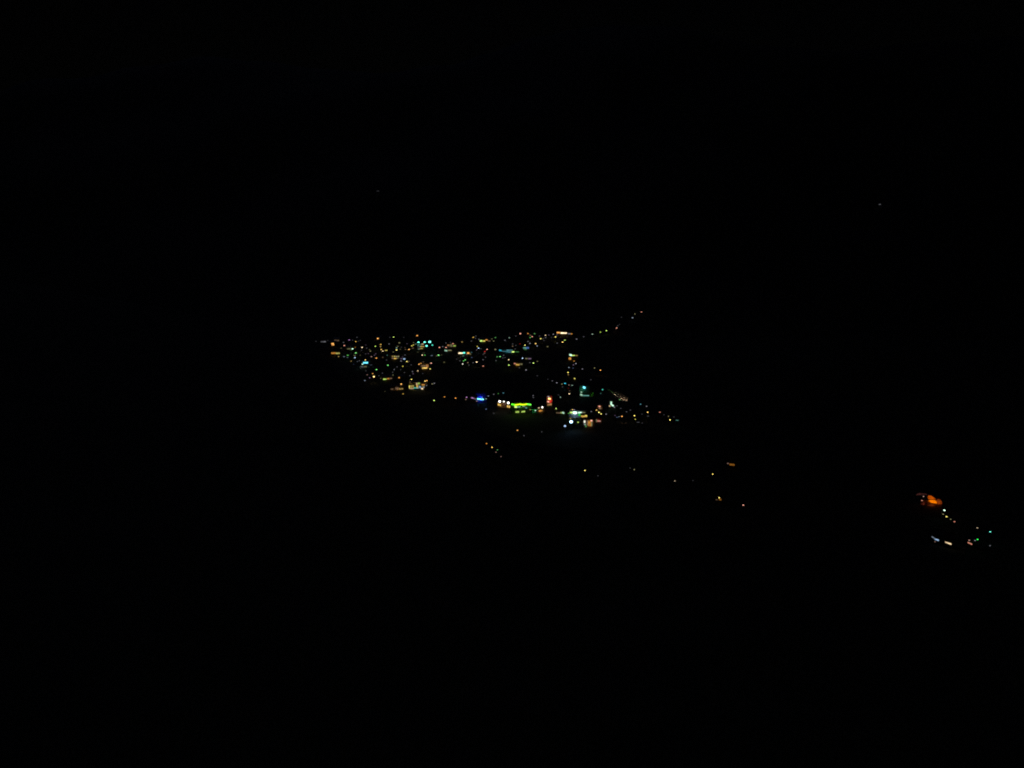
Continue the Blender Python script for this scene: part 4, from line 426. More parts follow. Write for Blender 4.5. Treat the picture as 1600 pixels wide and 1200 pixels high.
 ('house', 'house', 'isolated house with a dim orange window on the hillside at lower right', '', 83.49, 293.51, -0.2771, 4.68, 4.5, 2.87, 'g', [(0.08, 1.55, 1.88, 0.66, -0.15, (0.2453, 0.0913, 0.0105)), (-1.39, 1.91, 0.56, 0.36, 0.0, (0.1565, 0.0891, 0.0723))], []),
 ('house', 'house', 'isolated house with a dim orange porch under a yellow lamp on the lower hillside', '', 58.04, 213.81, -0.2651, 2.93, 4.5, 2.4, 'g', [(0.07, 1.02, 0.67, 0.49, -0.11, (0.2911, 0.1093, 0.013)), (-0.84, 0.83, 0.56, 0.28, 0.0, (0.0733, 0.0456, 0.0264))], []),
 ('house', 'house', 'hillside house with a slanting bluish white tube lamp at lower right', '', 115.51, 206.51, -0.51, 2.9, 4.5, 2.47, 'f', [(-0.6, 1.79, 0.92, 0.28, -0.48, (0.1457, 0.1832, 0.2316)), (0.17, 1.4, 1.04, 0.4, -0.2, (0.3206, 0.5026, 0.7663))], []),
 ('house', 'house', 'hillside house with a bright pale yellow strip window at lower right', '', 117.19, 203.04, -0.5235, 2.38, 4.5, 2.41, 'f', [(-0.16, 1.34, 1.51, 0.36, -0.32, (1.0327, 0.7739, 0.4277))], []),
 ('house', 'house', 'hillside house with a slanting orange red strip at lower right', '', 125.55, 207.34, -0.5445, 2.1, 4.5, 2.4, 'f', [(-0.11, 1.31, 1.07, 0.27, -0.37, (0.7105, 0.2687, 0.1779))], []),
]
MASTS = [
 (-114.26, 973.74, 8, 2.52, 1.77, (0.467, 3.0246, 2.2784), 'leftmost of the three upper teal floodlights at the back of town'),
 (-107.05, 975.91, 8, 2.4, 1.64, (0.4877, 3.1582, 2.379), 'middle one of the three upper teal floodlights at the back of town'),
 (-101.08, 978.09, 8, 3.04, 2.15, (0.5913, 3.5044, 2.6652), 'rightmost and largest of the three upper teal floodlights at the back of town'),
 (-101.51, 945.33, 8, 2.57, 1.71, (0.3612, 2.4863, 1.8609), 'brighter lower teal green floodlight beneath the row of three'),
 (-95.27, 951.5, 8, 2.09, 1.6, (0.0865, 0.8286, 0.6004), 'dim small green teal floodlight at the lower right of its cluster'),
 (-10.1, 644.74, 7, 1.68, 1.77, (4.6511, 4.5221, 4.0268), 'left brilliant white floodlight above an amber lit doorway'),
 (-6.73, 644.26, 7, 1.26, 1.09, (3.1028, 3.0054, 2.6339), 'small middle white floodlight between two larger ones'),
 (-3.03, 639.44, 7, 1.67, 1.75, (4.6511, 4.5221, 4.0268), 'right brilliant white floodlight next to the green neon strip'),
 (24.14, 623.58, 7, 1.14, 1.63, (2.7627, 2.676, 2.3452), 'tall oval white floodlight left of the red-lit tower'),
 (43.6, 575.68, 7, 2.2, 2.12, (2.2673, 4.0063, 5.3944), 'brilliant bluish white floodlight, the largest glare in the town'),
 (38.25, 563.05, 7, 1.56, 1.34, (0.5583, 0.8542, 1.2777), 'softer blue white floodlight just below left of the largest glare'),
]
BANK = [(87.53, 727.37, 0.48), (89.45, 718.68, 1.18), (91.25, 709.64, 1.98), (93.02, 700.81, 2.99), (94.6, 691.12, 4.32), (96.0, 684.81, 5.07), (97.6, 680.14, 4.82), (99.86, 676.56, 2.01)]
TREES = [(17.72, 637.33, 6.78, 6.78, 'small tree lit green by floodlight right of the green neon strip'), (71.05, 700.26, 3.73, 4.3, 'round bush lit green beside the teal-lit building')]
LIGHT_PATCHES_AT = (157.53, 288.14, -0.5003)
LIGHT_PATCHES = [('painted_roof_light', (0.477, 0.0732, 0.0008), [(-1.101, 0.5, 3.212), (-0.79, 0.5, 3.821), (0.064, 0.5, 3.888), (0.857, 0.5, 3.414), (1.663, 0.5, 2.792), (1.466, 0.5, 2.608), (0.4, 0.5, 2.554), (-0.742, 0.5, 2.335)]), ('painted_wall_light', (1.0, 0.2049, 0.0), [(-0.733, 0.0, 1.927), (0.107, 0.0, 2.373), (1.267, 0.0, 2.57), (2.013, 0.0, 2.117), (2.198, 0.0, 1.265), (0.954, 0.0, 1.304), (0.087, 0.0, 1.409)]), ('painted_wall_light', (0.2049, 0.0301, 0.0023), [(1.819, 0.15, 2.569), (2.291, 0.15, 3.002), (3.141, 0.15, 3.02), (3.743, 0.15, 2.242), (3.928, 0.15, 1.392), (2.578, 0.15, 1.033), (2.269, 0.15, 1.384)]), ('painted_spill_light', (0.1329, 0.0196, 0.0085), [(-3.19, -0.2, -0.493), (-2.931, -0.2, 0.494), (-2.464, -0.2, 1.082), (-1.901, -0.2, 1.077), (-1.984, -0.2, -0.411), (-2.707, -0.2, -1.046)]), ('painted_spill_light', (0.089, 0.0153, 0.0039), [(-1.379, -0.1, -0.209), (-0.259, -0.1, 0.518), (0.564, -0.1, 0.913), (1.645, -0.1, 0.796), (1.269, -0.1, 0.225), (-0.818, -0.1, -0.442)]), ('painted_roof_light', (0.0397, 0.0116, 0.01), [(-5.072, 0.9, 3.068), (-4.695, 0.9, 3.742), (-3.863, 0.9, 4.185), (-1.706, 0.9, 4.288), (-1.235, 0.9, 3.859), (-3.158, 0.9, 3.59)])]

C = bpy.context.scene.collection
scene = bpy.context.scene
rnd = random.Random(11)

# ---------------------------------------------------------------- materials
def mat(name):
    m = bpy.data.materials.new(name); m.use_nodes = True
    nt = m.node_tree; b = nt.nodes['Principled BSDF']
    return m, nt, b
def noisy(name, c1, c2, scale, rough=0.85, bump=0.0, detail=6):
    m, nt, b = mat(name)
    tc = nt.nodes.new('ShaderNodeTexCoord'); n = nt.nodes.new('ShaderNodeTexNoise')
    n.inputs['Scale'].default_value = scale; n.inputs['Detail'].default_value = detail
    r = nt.nodes.new('ShaderNodeValToRGB')
    r.color_ramp.elements[0].position = 0.35; r.color_ramp.elements[1].position = 0.68
    r.color_ramp.elements[0].color = (*c1, 1); r.color_ramp.elements[1].color = (*c2, 1)
    nt.links.new(tc.outputs['Object'], n.inputs['Vector']); nt.links.new(n.outputs['Fac'], r.inputs['Fac'])
    nt.links.new(r.outputs['Color'], b.inputs['Base Color']); b.inputs['Roughness'].default_value = rough
    if bump:
        bp = nt.nodes.new('ShaderNodeBump'); bp.inputs['Strength'].default_value = bump
        nt.links.new(n.outputs['Fac'], bp.inputs['Height']); nt.links.new(bp.outputs['Normal'], b.inputs['Normal'])
    return m
M_GROUND = noisy('valley_ground', (.028, .032, .02), (.06, .055, .04), 0.05, 0.95)
M_HILL = noisy('hillside_grass', (.02, .03, .012), (.05, .05, .028), 0.08, 0.95)
M_MOUNT = noisy('mountain_forest', (.020, .026, .018), (.028, .034, .023), 0.02, 0.95)
M_EARTH = noisy('cut_earth', (.20, .14, .10), (.42, .33, .25), 0.35, 0.95, 0.6, 9)
M_WALL = [noisy('plaster_cream', (.40, .35, .28), (.52, .47, .38), 0.9), noisy('plaster_grey', (.33, .33, .33), (.45, .45, .44), 0.9),
          noisy('plaster_ochre', (.38, .27, .16), (.48, .36, .22), 0.9), noisy('plaster_white', (.58, .58, .55), (.72, .71, .68), 0.9)]
M_ROOF = [noisy('tin_roof', (.06, .065, .07), (.12, .12, .12), 1.4, 0.5), noisy('tile_roof', (.09, .04, .03), (.16, .075, .05), 1.4)]
M_METAL = noisy('galvanised_metal', (.14, .14, .14), (.24, .24, .24), 3, 0.5)
M_WOOD = noisy('dark_wood', (.05, .03, .02), (.10, .06, .035), 2)
M_LEAF = noisy('leaves', (.035, .075, .02), (.08, .13, .04), 1.2, 0.7)
M_BARK = noisy('bark', (.05, .035, .025), (.10, .075, .05), 4)
# lamps, lit windows and signs: each gives off the light stored as its own object colour
M_LIGHT, nt, b = mat('lit_glass')
oi = nt.nodes.new('ShaderNodeObjectInfo')
nt.links.new(oi.outputs['Color'], b.inputs['Emission Color']); b.inputs['Emission Strength'].default_value = 1.0
b.inputs['Base Color'].default_value = (.05, .05, .05, 1); b.inputs['Roughness'].default_value = 0.3
# uneven emission: curtains and furniture in windows, painted glow of lamplit walls elsewhere
M_WINDOW_GLOW, nt, b = mat('lit_window_and_wall_glow')
oi = nt.nodes.new('ShaderNodeObjectInfo'); tc = nt.nodes.new('ShaderNodeTexCoord'); n = nt.nodes.new('ShaderNodeTexNoise')
n.inputs['Scale'].default_value = 0.9; n.inputs['Detail'].default_value = 3
vm = nt.nodes.new('ShaderNodeVectorMath'); vm.operation = 'ADD'
nt.links.new(tc.outputs['Object'], vm.inputs[0]); nt.links.new(oi.outputs['Location'], vm.inputs[1]); nt.links.new(vm.outputs[0], n.inputs['Vector'])
mr = nt.nodes.new('ShaderNodeMapRange'); mr.inputs[1].default_value = .3; mr.inputs[2].default_value = .7; mr.inputs[3].default_value = .45; mr.inputs[4].default_value = 1.5
nt.links.new(n.outputs['Fac'], mr.inputs[0]); nt.links.new(oi.outputs['Color'], b.inputs['Emission Color']); nt.links.new(mr.outputs[0], b.inputs['Emission Strength'])
b.inputs['Base Color'].default_value = (.05, .05, .05, 1); b.inputs['Roughness'].default_value = 0.3
M_PAINTED_LIGHT, nt, b = mat('painted_lamplight')  # painted light: orange lamplight on a wall and its red spill, as emission
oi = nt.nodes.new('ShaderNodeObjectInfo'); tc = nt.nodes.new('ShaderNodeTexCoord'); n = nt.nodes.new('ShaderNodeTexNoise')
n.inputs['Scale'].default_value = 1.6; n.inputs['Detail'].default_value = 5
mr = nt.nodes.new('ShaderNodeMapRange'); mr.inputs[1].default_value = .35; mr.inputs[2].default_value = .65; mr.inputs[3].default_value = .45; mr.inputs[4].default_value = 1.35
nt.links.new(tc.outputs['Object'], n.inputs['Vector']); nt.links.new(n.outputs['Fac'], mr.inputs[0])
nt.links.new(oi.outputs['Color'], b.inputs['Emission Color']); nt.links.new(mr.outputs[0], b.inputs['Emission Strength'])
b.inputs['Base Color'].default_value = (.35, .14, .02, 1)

# ---------------------------------------------------------------- mesh helpers
def link(name, mesh, material, parent=None):
    if material and not mesh.materials: mesh.materials.append(material)
    o = bpy.data.objects.new(name, mesh); C.objects.link(o)
    if parent: o.parent = parent
    return o
def mesh_of(bm, name):
    bmesh.ops.recalc_face_normals(bm, faces=bm.faces[:])
    me = bpy.data.meshes.new(name); bm.to_mesh(me); bm.free(); return me
def add_box(bm, x0, x1, y0, y1, z0, z1, shear=0.0):
    v = [bm.verts.new((x, y, z + shear * (x - (x0 + x1) / 2))) for x in (x0, x1) for y in (y0, y1) for z in (z0, z1)]
    for q in ((0,1,3,2), (4,6,7,5), (0,4,5,1), (2,3,7,6), (0,2,6,4), (1,5,7,3)): bm.faces.new([v[i] for i in q])
def add_lathe(bm, prof, seg=12, cx=0, cy=0):
    rings = []
    for r, z in prof:
        rings.append([bm.verts.new((cx + r * math.cos(6.28318 * k / seg), cy + r * math.sin(6.28318 * k / seg), z)) for k in range(seg)])
    for a, c in zip(rings, rings[1:]):
        for k in range(seg): bm.faces.new((a[k], a[(k+1) % seg], c[(k+1) % seg], c[k]))
    bm.faces.new(rings[0][::-1]); bm.faces.new(rings[-1])
def add_tube(bm, pts, rad, seg=8):
    rings = []
    for i, p in enumerate(pts):
        p = Vector(p); a = Vector(pts[max(i-1, 0)]); c = Vector(pts[min(i+1, len(pts)-1)])
        t = (c - a).normalized(); s = t.cross(Vector((0, 0, 1)) if abs(t.z) < .9 else Vector((1, 0, 0))).normalized(); u = s.cross(t)
        rings.append([bm.verts.new(p + rad * (s * math.cos(6.28318*k/seg) + u * math.sin(6.28318*k/seg))) for k in range(seg)])
    for a, c in zip(rings, rings[1:]):
        for k in range(seg): bm.faces.new((a[k], a[(k+1) % seg], c[(k+1) % seg], c[k]))
    bm.faces.new(rings[0][::-1]); bm.faces.new(rings[-1])
def thing(name, label, cat, loc, rz=0.0, group=''):
    o = bpy.data.objects.new(name, None); C.objects.link(o); o.empty_display_size = 0.5
    o.location = loc; o.rotation_euler = (0, 0, rz); o['label'] = label; o['category'] = cat
    if group: o['group'] = group
    return o

# ---------------------------------------------------------------- the setting
def sheet(name, xs, ys, fz, material):
    bm = bmesh.new()
    rows = [[bm.verts.new((x if not callable(x) else x(y), y, 0)) for x in xs] for y in ys]
    for r in rows:
        for v in r: v.co.z = fz(v.co.x, v.co.y)
    for a, c in zip(rows, rows[1:]):
        for i in range(len(a) - 1): bm.faces.new((a[i], a[i+1], c[i+1], c[i])).smooth = True
    o = link(name, mesh_of(bm, name), material); o['kind'] = 'structure'
    return o
sheet('ground', [-9000 + 600*i for i in range(31)], [-3000 + 600*i for i in range(26)], lambda x, y: 0.0, M_GROUND)
hill_us = [-1.5 + 0.025*i for i in range(121)]
hill_ys = [-400, -250, -150, -80, -40, -15] + [6*i for i in range(0, 55)] + [CREST, 333, 338, 345, 360, 380, 410, 450, 520]
bm = bmesh.new()
rows = []
for y in hill_ys:
    rows.append([bm.verts.new((u * (y if y > 200 else 200 + (y - 200) * 0.25), y, 0)) for u in hill_us])
for r in rows:
    for v in r: v.co.z = hill_z(v.co.x, v.co.y)
for a, c in zip(rows, rows[1:]):
    for i in range(len(a) - 1): bm.faces.new((a[i], a[i+1], c[i+1], c[i])).smooth = True
link('hillside', mesh_of(bm, 'hillside'), M_HILL)['kind'] = 'structure'
sheet('mountain', [-3600 + 60*i for i in range(121)], [1000 + 12*i for i in range(40)] + [1480 + 55*i for i in range(60)], mountain_z, M_MOUNT)

# ---------------------------------------------------------------- street lamps
def seat(x, y): return ground_z(x, y)
bm = bmesh.new(); add_lathe(bm, [(.22, -1.5), (.22, .12), (.16, .2), (.12, .5), (.07, 1.0)], 10); ME_POST = mesh_of(bm, 'post'); ME_POST.materials.append(M_METAL)
bm = bmesh.new(); add_lathe(bm, [(.08, -.05), (.30, .02), (.50, .14), (.50, .22), (.30, .42), (.10, .56), (.04, .70)], 12); ME_CAP = mesh_of(bm, 'lamp_head'); ME_CAP.materials.append(M_METAL)
bm = bmesh.new(); bmesh.ops.create_uvsphere(bm, u_segments=8, v_segments=6, radius=0.5)
for fc in bm.faces: fc.smooth = True
ME_GLASS = mesh_of(bm, 'lamp_glass'); ME_GLASS.materials.append(M_LIGHT)
bm = bmesh.new(); add_tube(bm, [(-.9, 0, -.35), (-.86, 0, .12), (-.7, 0, .34), (-.35, 0, .42), (0, 0, .40)], .05, 8); ME_ARM = mesh_of(bm, 'arm'); ME_ARM.materials.append(M_METAL)
for (x, y, hp, w, h, light, arm, tilt, label, group) in LAMPS:
    z = seat(x, y)
    t = thing('street_lamp' if arm else 'lamp_post', label, 'street lamp' if arm else 'lamp post', (x, y, z), -math.atan2(x, y), group)
    k = max(.35, min(1, w / .9))
    p = link('post', ME_POST, None, t); p.scale = (k, k, hp - h * .42)
    if arm:
        p.location.x = -.9 * k; p.scale.z = hp
        a = link('arm', ME_ARM, None, t); a.scale = (k, k, k); a.location.z = hp + h * .35
    hd = link('lamp_head', ME_CAP, None, t); hd.location.z = hp + h * .36; hd.scale = (w * .7, w * .7, h * .55); 
    g = link('lamp_glass', ME_GLASS, None, t); g.location.z = hp; g.scale = (w, w, h); g.color = (*light, 1)
    g.rotation_euler.y = math.radians(-tilt if h <= w < h * 1.9 else 0)
    hd.rotation_euler.y = g.rotation_euler.y * .5

# ---------------------------------------------------------------- floodlight masts
for (x, y, hp, w, h, light, label) in MASTS:
    z = seat(x, y)
    t = thing('floodlight_mast', label, 'floodlight', (x, y, z), -math.atan2(x, y), 'floodlights of the town')
    p = link('post', ME_POST, None, t); p.scale = (1.2, 1.2, hp - h * .4); p.location.y = .35
    bm = bmesh.new(); add_lathe(bm, [(.18, .55), (.34, .45), (.50, .1), (.53, .0)], 16); me = mesh_of(bm, 'lamp_housing')
    hs = link('lamp_housing', me, M_METAL, t); hs.location = (0, 0, hp); hs.scale = (w, h, 1); hs.rotation_euler.x = math.radians(-80)
    bm = bmesh.new(); add_lathe(bm, [(.50, .0), (.40, -.10), (.08, -.16)], 12); me = mesh_of(bm, 'lamp_glass')
    for fc in me.polygons: fc.use_smooth = True
    g = link('lamp_glass', me, M_LIGHT, hs); g.color = (*light, 1); g.location.z = -.004
    if 'largest glare' in label:
        L = bpy.data.lights.new('lamp', 'AREA'); L.energy = 50 if 'brilliant' in label else 20; L.color = (.22, .45, 1); L.size = .5
        lo = bpy.data.objects.new('lamp', L); C.objects.link(lo); lo.parent = t; lo.location = (.3, -.2, hp - h*.5 - .2); lo.rotation_euler = (math.radians(-20), math.radians(-25), 0)
    bm = bmesh.new(); add_box(bm, -w*.6, w*.6, .30, .42, hp - h*.42 - .08, hp - h*.42); link('bracket', mesh_of(bm, 'bracket'), M_METAL, t)

# ---------------------------------------------------------------- houses and other lit buildings
def build(name, cat, label, group, x, y, turn, W, Dp, Hh, roof, wins, spills, i):
    r = random.Random(i * 7 + 3)
    z = seat(x, y)
    t = thing(name, label, cat, (x, y, z), turn, group)
    bm = bmesh.new(); add_box(bm, -W/2, W/2, 0, Dp, -3.0, Hh)
    wall = link('wall', mesh_of(bm, 'wall'), M_WALL[r.choice((0, 0, 1, 2, 3))], t)
    bm = bmesh.new()
    if roof == 'g':
        e, rise = .35, min(1.3, Dp * .2)
        pr = [(-e, Hh - .05), (Dp/2, Hh + rise), (Dp + e, Hh - .05), (Dp + e, Hh + .10), (Dp/2, Hh + rise + .16), (-e, Hh + .10)]
        A = [bm.verts.new((-W/2 - e, a, c)) for a, c in pr]; Bv = [bm.verts.new((W/2 + e, a, c)) for a, c in pr]
        for k in range(6): bm.faces.new((A[k], A[(k+1) % 6], Bv[(k+1) % 6], Bv[k]))
        for V, rev in ((A, 0), (Bv, 1)):
            bm.faces.new((V[0], V[1], V[4], V[5])); bm.faces.new((V[1], V[2], V[3], V[4]))
        gb = bmesh.new()
        for s in (-1, 1):
            q = [gb.verts.new((s*W/2 + d, a, c)) for d in (-.08*s, 0) for a, c in ((.02, Hh - .02), (Dp - .02, Hh - .02), (Dp/2, Hh + rise - .03))]
            gb.faces.new(q[:3]); gb.faces.new(q[3:])
            for a in range(3): gb.faces.new((q[a], q[(a+1) % 3], q[3 + (a+1) % 3], q[3+a]))
        link('gable', mesh_of(gb, 'gable'), wall.data.materials[0], t)
    else:
        add_box(bm, -W/2 - .2, W/2 + .2, -.22, Dp + .2, Hh, Hh + .16)
        for (a, c, d, e2) in ((-W/2 - .2, W/2 + .2, -.22, -.06), (-W/2 - .2, W/2 + .2, Dp + .04, Dp + .2), (-W/2 - .2, -W/2 - .04, -.06, Dp + .04), (W/2 + .04, W/2 + .2, -.06, Dp + .04)):
            add_box(bm, a, c, d, e2, Hh + .162, Hh + .42)
    link('roof', mesh_of(bm, 'roof'), M_ROOF[r.random() < .4], t)
    for (wx, wz, ww, wh, slant, light) in wins:
        sh = slant / max(ww, .1)
        bm = bmesh.new(); add_box(bm, -ww/2, ww/2, -.09, -.02, -wh/2, wh/2, sh)
        pane = link('window', mesh_of(bm, 'window'), M_WINDOW_GLOW, t); pane.location = (wx, 0, wz); pane.color = (*light, 1)  # some panes stand in for the glow of lamplit walls
        bm = bmesh.new(); g = .09
        add_box(bm, -ww/2 - g, ww/2 + g, -.07, .01, wh/2 + .003, wh/2 + g, sh); add_box(bm, -ww/2 - g, ww/2 + g, -.12, .01, -wh/2 - g, -wh/2 - .003, sh)
        for s in (-1, 1):
            a, c = sorted((s*(ww/2 + .003), s*(ww/2 + g)))
            k = s * sh * (ww/2 + g/2)
            add_box(bm, a, c, -.068, .008, -wh/2 + k, wh/2 + k)
        nm = max(1, int(ww / 1.3))
        for k in range(1, nm):
            xx = -ww/2 + ww*k/nm
            add_box(bm, xx - .03, xx + .03, -.115, -.092, -wh/2 + sh*xx, wh/2 + sh*xx)
        link('window_frame', mesh_of(bm, 'window_frame'), M_WOOD, pane)
    # a dark door where the front is free
    if name == 'house':
        for dx in (W*.3, -W*.3, 0.0, W*.4, -W*.4):
            if all(abs(dx - v[0]) > v[2]/2 + .65 or v[1] - v[3]/2 > 2.2 for v in wins) and abs(dx) < W/2 - .5:
                bm = bmesh.new(); add_box(bm, dx - .45, dx + .45, -.05, .02, .05, 2.05); door = link('door', mesh_of(bm, 'door'), M_WOOD, t)
                bm = bmesh.new(); add_box(bm, dx + .30, dx + .36, -.10, -.052, 1.0, 1.06); link('handle', mesh_of(bm, 'handle'), M_METAL, door)
                break
    for (lx, lz, off, col, watts) in spills:  # added lights wash the front with glow, backs turned to hide the source
        lo, hi = (lx - .4, lx + .4)
        bm = bmesh.new(); add_box(bm, lx - .25, lx + .25, -off - .2, -off, lz - .12, lz + .12); add_tube(bm, [(lx, -off - .1, lz - .1), (lx, -off - .1, lz - 1.2), (lx, -.02, lz - 1.25)], .04, 6)
        fx = link('added_wall_wash', mesh_of(bm, 'added_wall_wash'), M_METAL, t)
        L = bpy.data.lights.new('lamp', 'AREA'); L.energy = watts; L.color = col; L.shape = 'RECTANGLE'; L.size = .5; L.size_y = .24
        lo = bpy.data.objects.new('lamp', L); C.objects.link(lo); lo.parent = fx
        lo.location = (lx, -off + .03, lz); lo.rotation_euler = (math.radians(90), 0, 0)
    return t
for i, (name, cat, label, group, x, y, turn, W, Dp, Hh, roof, wins, spills) in enumerate(BUILDINGS):
    t = build(name, cat, label, group, x, y, turn, W, Dp, Hh, roof, wins, spills, i)
    if name == 'market_hall':           # the wavy green neon tube under its eave
        pts = [(-W*.48 + W*.97*k/24, -.35, Hh - .95 + .22*math.sin(k*.62 + 2.2) - (.25 if 3 < k < 10 else 0)) for k in range(25)]
        for a, c, col in ((0, 4, (.25, 2.6, .06)), (4, 19, (1.5, 2.6, .02)), (19, 24, (.35, 2.6, .18))):
            bm = bmesh.new(); add_tube(bm, pts[a:c+1], .33, 10)
            o = link('neon_tube', mesh_of(bm, 'neon_tube'), M_LIGHT, t); o.color = (*col, 1)

# ---------------------------------------------------------------- earth bank beside the road, lit by added lamps at its foot
bm = bmesh.new(); front = []
nv = 7
P = [Vector((a, c, ground_z(a, c))) for a, c, _ in BANK]
t = thing('earth_bank', 'bare brown earth bank lit from its foot, tapering to a point on the left', 'earth bank', tuple(P[0]))
fine = []
for i in range(len(P) - 1):
    for k in range(6):
        s = k / 6; fine.append((P[i].lerp(P[i+1], s), BANK[i][2]*(1-s) + BANK[i+1][2]*s))
fine.append((P[-1], BANK[-1][2]))
cols = []
for i, (p, hgt) in enumerate(fine):
    away = Vector((p.x, p.y, 0)).normalized(); col = []
    for j in range(nv + 1):
        s = j / nv
        h2 = hgt * (1 + .16*math.sin(i*.33) + .07*math.sin(i*.9))
        q = p + away * (s*s*hgt*.7 + rnd.uniform(-.12, .12)*hgt*.15) + Vector((0, 0, h2*s - (0.4 if j == 0 else 0)))
        col.append(bm.verts.new(q - P[0]))
    col.append(bm.verts.new(p + away*(hgt*1.6 + 1.5) + Vector((0, 0, -.5)) - P[0]))
    cols.append(col)
for a, c in zip(cols, cols[1:]):
    for j in range(nv + 1): bm.faces.new((a[j], c[j], c[j+1], a[j+1]))
link('bank', mesh_of(bm, 'bank'), M_EARTH, t)
for (fr, col, watts, out) in ((.10, (.3, 1, .4), 5, 1.2), (.24, (.35, 1, .3), 14, 1.4), (.38, (1, .9, .78), 40, 1.4), (.50, (1, .88, .75), 56, 1.4), (.63, (1, .82, .64), 40, 2.2), (.77, (1, .82, .62), 52, 2.6), (.90, (1, .82, .62), 30, 2.6)):  # floodlights added to brighten the bank
    p, hgt = fine[int(fr * (len(fine) - 1))]
    away = Vector((p.x, p.y, 0)).normalized(); q = p - away*out + Vector((0, 0, .25))
    s = thing('added_floodlight', 'added low floodlight turned up at the lit earth bank', 'floodlight', tuple(q), -math.atan2(q.x, q.y), 'added floodlights at the foot of the earth bank')
    bm = bmesh.new(); add_box(bm, -.25, .25, -.22, -.02, -.05, .35); add_box(bm, -.06, .06, -.18, -.06, -.8, -.05); link('lamp_housing', mesh_of(bm, 'lamp_housing'), M_METAL, s)
    L = bpy.data.lights.new('lamp', 'AREA'); L.energy = watts; L.color = col; L.size = .4
    lo = bpy.data.objects.new('lamp', L); C.objects.link(lo); lo.parent = s; lo.location = (0, .02, .15); lo.rotation_euler = (math.radians(100), 0, 0)

# ---------------------------------------------------------------- trees under green light from added floodlights
for (x, y, w, h, label) in TREES:
    z = seat(x, y); r = random.Random(int(w*100))
    t = thing('tree' if w > 5 else 'bush', label, 'tree' if w > 5 else 'bush', (x, y, z), -math.atan2(x, y))
    bm = bmesh.new(); add_lathe(bm, [(.05*w, -.6), (.035*w, .1*h), (.028*w, .35*h), (.012*w, .7*h)], 8)
    for k in range(5):
        a = k*1.26; add_tube(bm, [(0, 0, h*(.3 + .06*k)), (.16*w*math.cos(a), .16*w*math.sin(a), h*(.5 + .06*k)), (.3*w*math.cos(a), .3*w*math.sin(a), h*(.6 + .06*k))], .012*w, 5)
    link('trunk', mesh_of(bm, 'trunk'), M_BARK, t)
    bm = bmesh.new()
    for c in range(34):
        a = r.uniform(0, 6.28); rr = w*.40*math.sqrt(r.random()); cz = h*(.30 + .62*r.random()); rr *= max(.25, 1 - abs(cz/h - .55)*1.5)
        cc = Vector((rr*math.cos(a), rr*math.sin(a), cz))
        for k in range(80):
            d = Vector((r.gauss(0, 1), r.gauss(0, 1), r.gauss(0, .8))) * (.065*w); n = Vector((r.gauss(0, 1), r.gauss(0, 1), r.gauss(0, 1))).normalized()
            s = n.orthogonal().normalized(); u = n.cross(s); L = .042*w*r.uniform(.6, 1.4); p = cc + d
            bm.faces.new([bm.verts.new(p + s*L*a2 + u*L*.6*b2) for a2, b2 in ((-1, 0), (0, -1), (1, 0), (0, 1))])
    link('crown', mesh_of(bm, 'crown'), M_LEAF, t)
    s = thing('added_floodlight', 'added low floodlight turned up at the green lit ' + ('tree' if w > 5 else 'bush'), 'floodlight', (x - x/600*3, y - (3.2 if w > 5 else 2.6), z + .2), -math.atan2(x, y))
    bm = bmesh.new(); add_box(bm, -.22, .22, -.22, -.02, -.05, .3); add_box(bm, -.06, .06, -.18, -.06, -.8, -.05); link('lamp_housing', mesh_of(bm, 'lamp_housing'), M_METAL, s)
    L = bpy.data.lights.new('lamp', 'AREA'); L.energy = 230 if w > 5 else 60; L.color = (.06, 1, .30) if w > 5 else (.22, 1, .12); L.size = .8
    lo = bpy.data.objects.new('lamp', L); C.objects.link(lo); lo.parent = s; lo.location = (0, .02, .12); lo.rotation_euler = (math.radians(118), 0, 0)

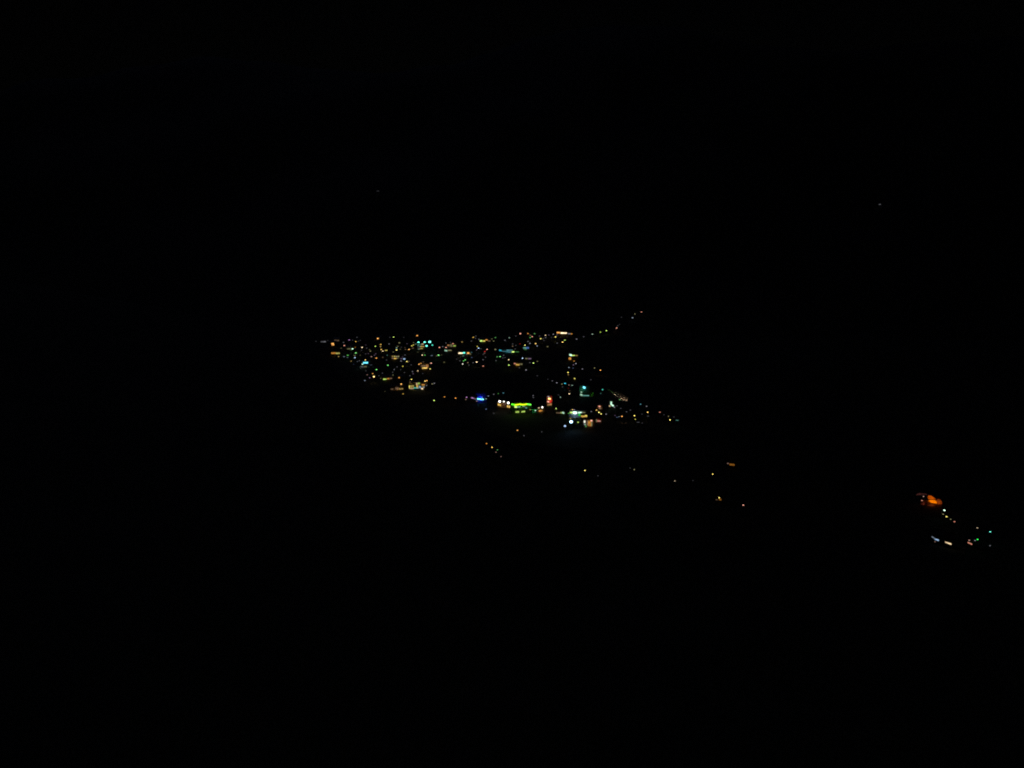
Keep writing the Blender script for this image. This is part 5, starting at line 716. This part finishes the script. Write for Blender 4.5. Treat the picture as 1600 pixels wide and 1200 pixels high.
# ---------------------------------------------------------------- orange lamplit wall on the near slope, its light painted as glowing patches
x, y, turn = LIGHT_PATCHES_AT
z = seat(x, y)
t = thing('painted_lit_wall', 'orange-lit wall painted as glowing patches on the near slope at far right', 'lit wall', (x, y, z), turn)
for nm, col, poly in LIGHT_PATCHES:
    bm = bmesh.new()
    # each painted light patch gets a finer wavy surface and a thickness
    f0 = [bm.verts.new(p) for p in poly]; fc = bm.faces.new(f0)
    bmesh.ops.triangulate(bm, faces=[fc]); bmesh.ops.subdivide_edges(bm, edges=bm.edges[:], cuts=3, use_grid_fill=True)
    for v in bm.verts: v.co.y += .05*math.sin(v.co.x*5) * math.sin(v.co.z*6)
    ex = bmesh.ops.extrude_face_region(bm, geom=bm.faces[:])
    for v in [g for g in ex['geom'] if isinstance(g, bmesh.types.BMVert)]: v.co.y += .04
    o = link(nm, mesh_of(bm, nm), M_PAINTED_LIGHT, t); o.color = (*col, 1)
for px_, hh in ((-2.6, 3.0), (-.4, 2.9), (2.2, 2.2), (3.9, 1.3)):
    bm = bmesh.new(); add_tube(bm, [(px_, .55, -1.2), (px_, .5, hh)], .05, 7); link('pole', mesh_of(bm, 'pole'), M_WOOD, t)
bm = bmesh.new(); add_box(bm, -3.2, 4.0, 1.1, 1.25, -1.5, 1.6); link('back_wall', mesh_of(bm, 'back_wall'), M_WALL[2], t)

# ---------------------------------------------------------------- sky, moonless night and camera
w = bpy.data.worlds.new('World'); scene.world = w; w.use_nodes = True
nt = w.node_tree; bg = nt.nodes['Background']
sky = nt.nodes.new('ShaderNodeTexSky'); sky.sky_type = 'NISHITA'; sky.sun_disc = False
sky.sun_elevation = math.radians(-4); sky.sun_rotation = 0
nt.links.new(sky.outputs['Color'], bg.inputs['Color']); bg.inputs['Strength'].default_value = 0.0035
sun = bpy.data.lights.new('sun', 'SUN'); sun.energy = 0.022; sun.angle = math.radians(.5); sun.color = (.42, .52, 1)          # added faint blue fill from beyond the mountain, lifts the dark ground
so = bpy.data.objects.new('sun', sun); C.objects.link(so); so.location = (0, -50, 400); so.rotation_euler = (math.radians(-48), 0, math.radians(20))

cam = bpy.data.cameras.new('camera'); co = bpy.data.objects.new('camera', cam); C.objects.link(co)
co.location = (0, 0, CAMZ); co.rotation_euler = (math.pi/2 - PITCH, 0, 0)
cam.sensor_width = 36; cam.angle = math.radians(65); cam.clip_start = .1; cam.clip_end = 20000
scene.camera = co
scene.view_settings.view_transform = 'Standard'; scene.view_settings.look = 'None'
scene.view_settings.exposure = 0; scene.view_settings.gamma = 1
scene.render.engine = 'CYCLES'
scene.cycles.use_denoising = True
scene.cycles.filter_width = 1.9            # the softness of a phone lens
scene.cycles.use_adaptive_sampling = False
scene.cycles.max_bounces = 3
scene.render.dither_intensity = 2.0
